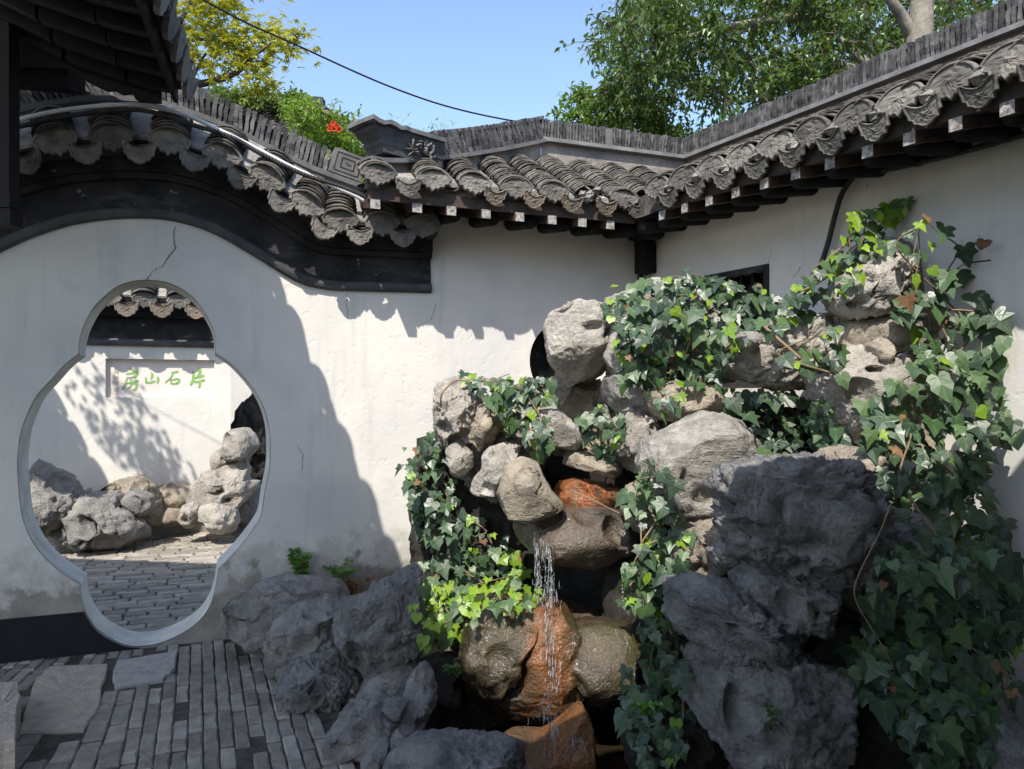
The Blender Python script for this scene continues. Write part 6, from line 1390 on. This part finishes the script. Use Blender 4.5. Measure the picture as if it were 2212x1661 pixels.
cr = MB(); tw = MB(); clump_crown(cr, clumps_in([(1185, 265), (1210, 240), (1230, 205), (1290, 195), (1340, 220), (1380, 245), (1430, 250), (1440, 300), (1300, 320), (1190, 290)], 62, 7.6, 8.5, .17, r), 48, .075, .019, r, tw, .1)
clump_crown(cr, clumps_in([(1430, 270), (1500, 260), (1540, 290), (1520, 330), (1430, 320)], 14, 7.8, 8.4, .16, r), 45, .075, .015, r, tw, .1)
cr.build('crown', M['osmanthus'], osm); tag(tw.build('twigs', M['bark_dark'], osm), kind='stuff')
# maple over the arched wall
r = random.Random(23); mp = empty('maple_tree', V(-1.45, 6.0, -.5), 'maple tree with yellow-green star leaves behind the arched wall', 'tree')
tk = MB(); limb(tk, [V(-1.45, 6.0, -.6), V(-1.5, 6.0, 1.2), V(-1.6, 6.0, 2.6), V(-2.0, 6.1, 3.25), P(380, 200, 6.2)], .09, .05); limb(tk, [P(380, 200, 6.2), V(-3.4, 6.3, 4.2), V(-4.6, 6.35, 4.35)], .008, .003)
limb(tk, [P(380, 200, 6.2), P(395, 186, 6.2), P(440, 180, 6.2), P(490, 166, 6.15), P(520, 150, 6.1), P(550, 120, 6.1), P(590, 90, 6.1)], .04, .008)
limb(tk, [P(400, 184, 6.2), P(420, 160, 6.2), P(438, 125, 6.2), P(470, 90, 6.2), P(520, 70, 6.2)], .016, .005)
limb(tk, [P(370, 180, 6.25), P(360, 120, 6.35), P(385, 95, 6.3), P(440, 85, 6.2), P(520, 95, 6.2)], .03, .006)
limb(tk, [P(380, 200, 6.2), P(360, 150, 6.3), P(385, 60, 6.25), P(430, -30, 6.2)], .03, .012); tk.build('trunk', M['bark_dark'], mp, True)
def star(mb, c, n_, up_, sz, r):
    n_ = n_.normalized(); u_ = (up_ - n_ * up_.dot(n_)).normalized(); v_ = n_.cross(u_); pts = []
    for k, (a, rad) in enumerate([(-2.4, .55), (-1.55, .8), (-.75, .95), (0, 1.05), (.75, .95), (1.55, .8), (2.4, .55)]):
        pts.append(c + (u_ * math.cos(a) + v_ * math.sin(a)) * rad * sz - n_ * sz * .18); 
        if k < 6: a2 = a + .4; pts.append(c + (u_ * math.cos(a2) + v_ * math.sin(a2)) * .34 * sz)
    b = len(pts); mb.add(pts + [c - u_ * .1 * sz], [(b, i, i + 1) for i in range(b - 1)])
cr = MB(); tw = MB()
cl = clumps_in([(380, -60), (500, -60), (520, 10), (480, 60), (520, 60), (560, 75), (610, 60), (638, 85), (630, 130), (600, 150), (560, 160), (520, 130), (480, 150), (430, 140), (395, 160), (380, 100)], 66, 5.9, 6.7, .20, r)
cl += [(P(575, 165, 6.0), .13), (P(545, 190, 6.0), .10), (P(500, 5, 6.0), .12), (P(620, 95, 6.0), .15), (P(640, 75, 6.0), .08), (P(390, 170, 6.2), .12), (P(580, 190, 6.0), .09)]
for _ in range(20): t_ = r.random(); cl.append((V(lerp(-4.95, -4.35, t_) + r.gauss(0, .10), 6.35 + r.gauss(0, .12), lerp(4.35, 3.55, t_) + r.gauss(0, .10)), .20))
for c, rad in cl:
    for _ in range(21):
        q = c + V(r.gauss(0, .5), r.gauss(0, .5), r.gauss(0, .38)) * rad
        star(cr, q, V(r.gauss(0, .5), r.gauss(0, .4) - .2, .8), V(r.gauss(0, .6), r.gauss(0, .6), -.6), .060 * r.uniform(.7, 1.2), r)
    tw.tube([c, c + V(r.uniform(-.1, .1), r.uniform(-.1, .1), r.uniform(-.12, .05))], [.005, .002], 4)
cr.build('crown', M['maple'], mp); tag(tw.build('twigs', M['bark_dark'], mp), kind='stuff')
# creeper and bamboo on and beside the far roof
r = random.Random(24); tc = empty('trumpet_creeper', P(700, 420, 8.6), 'bright green trumpet creeper with red flowers spilling over the far roof', 'creeper')
cr = MB(); st = MB()
clump_crown(cr, clumps_in([(632, 225), (650, 205), (690, 240), (720, 240), (760, 260), (775, 300), (780, 420), (700, 400), (670, 330), (640, 270)], 95, 8.3, 9.4, .16, r), 55, .075, .016, r, st, .3)
cr.build('foliage', M['creeper'], tc); tag(st.build('stems', M['twig'], tc), kind='stuff')
for fx, fy in ((720, 266), (714, 272), (722, 278), (728, 272), (712, 278), (733, 280)):
    c = P(fx, fy, 8.1); mb = MB(); n_ = 7
    vs = [c + V(0, .03, 0)] + [c + V(math.cos(a) * .03, -.01 + .008 * (k % 2), math.sin(a) * .03) for k, a in enumerate([6.283 * i / n_ for i in range(n_)])]; mb.add(vs, [(0, 1 + k, 1 + (k + 1) % n_) for k in range(n_)]); mb.build('flower', M['flower'], tc)
r = random.Random(25); ri = empty('ridge_ivy', P(560, 215, 10.6), 'ivy hedge covering the ridge of the far roof', 'creeper')
cr = MB(); clump_crown(cr, clumps_in([(465, 190), (540, 188), (600, 198), (645, 204), (650, 236), (600, 232), (540, 215), (470, 212)], 60, 10.2, 10.8, .14, r), 70, .055, .018, r, None, .5); cr.build('foliage', M['creeper_dark'], ri)
r = random.Random(26)
def bamboo(label, px, py, Y, h, n, seed):
    r = random.Random(seed); b = P(px, py, Y); rt = empty('bamboo_plant', V(b.x, Y, -.5), label, 'bamboo'); mb = MB(); lf = MB()
    for k in range(n):
        t_ = b + V(r.uniform(-.25, .25), r.uniform(-.2, .2), r.uniform(-.25, 0) * h); mb.tube([V(b.x + r.uniform(-.3, .3), Y, -.5), b.lerp(t_, .3) - V(0, 0, h), t_], [.014, .008, .002], 5)
        for _ in range(34):
            q = t_ - V(r.gauss(0, .10), r.gauss(0, .08), r.uniform(-.05, h * .9)); leaf_quad(lf, q, V(r.gauss(0, .8), r.gauss(0, .5), r.gauss(-.1, .5)).normalized(), V(r.gauss(0, .4), -.6, .7), .10 * r.uniform(.6, 1.1), .0075, .08)
    mb.build('culm', M['creeper_dark'], rt, True); lf.build('foliage', M['creeper'], rt)
bamboo('bamboo top rising beside the carved ridge block', 770, 262, 9.2, .9, 9, 1)
bamboo('bamboo foliage filling the gap between the two ridge end blocks', 790, 345, 8.4, .8, 9, 2)
bamboo('wispy bamboo tip above the hip ridge', 958, 256, 9.0, .35, 3, 3)
bamboo('tiny bamboo tip behind the carved ridge block lid', 876, 258, 9.0, .25, 1, 4)
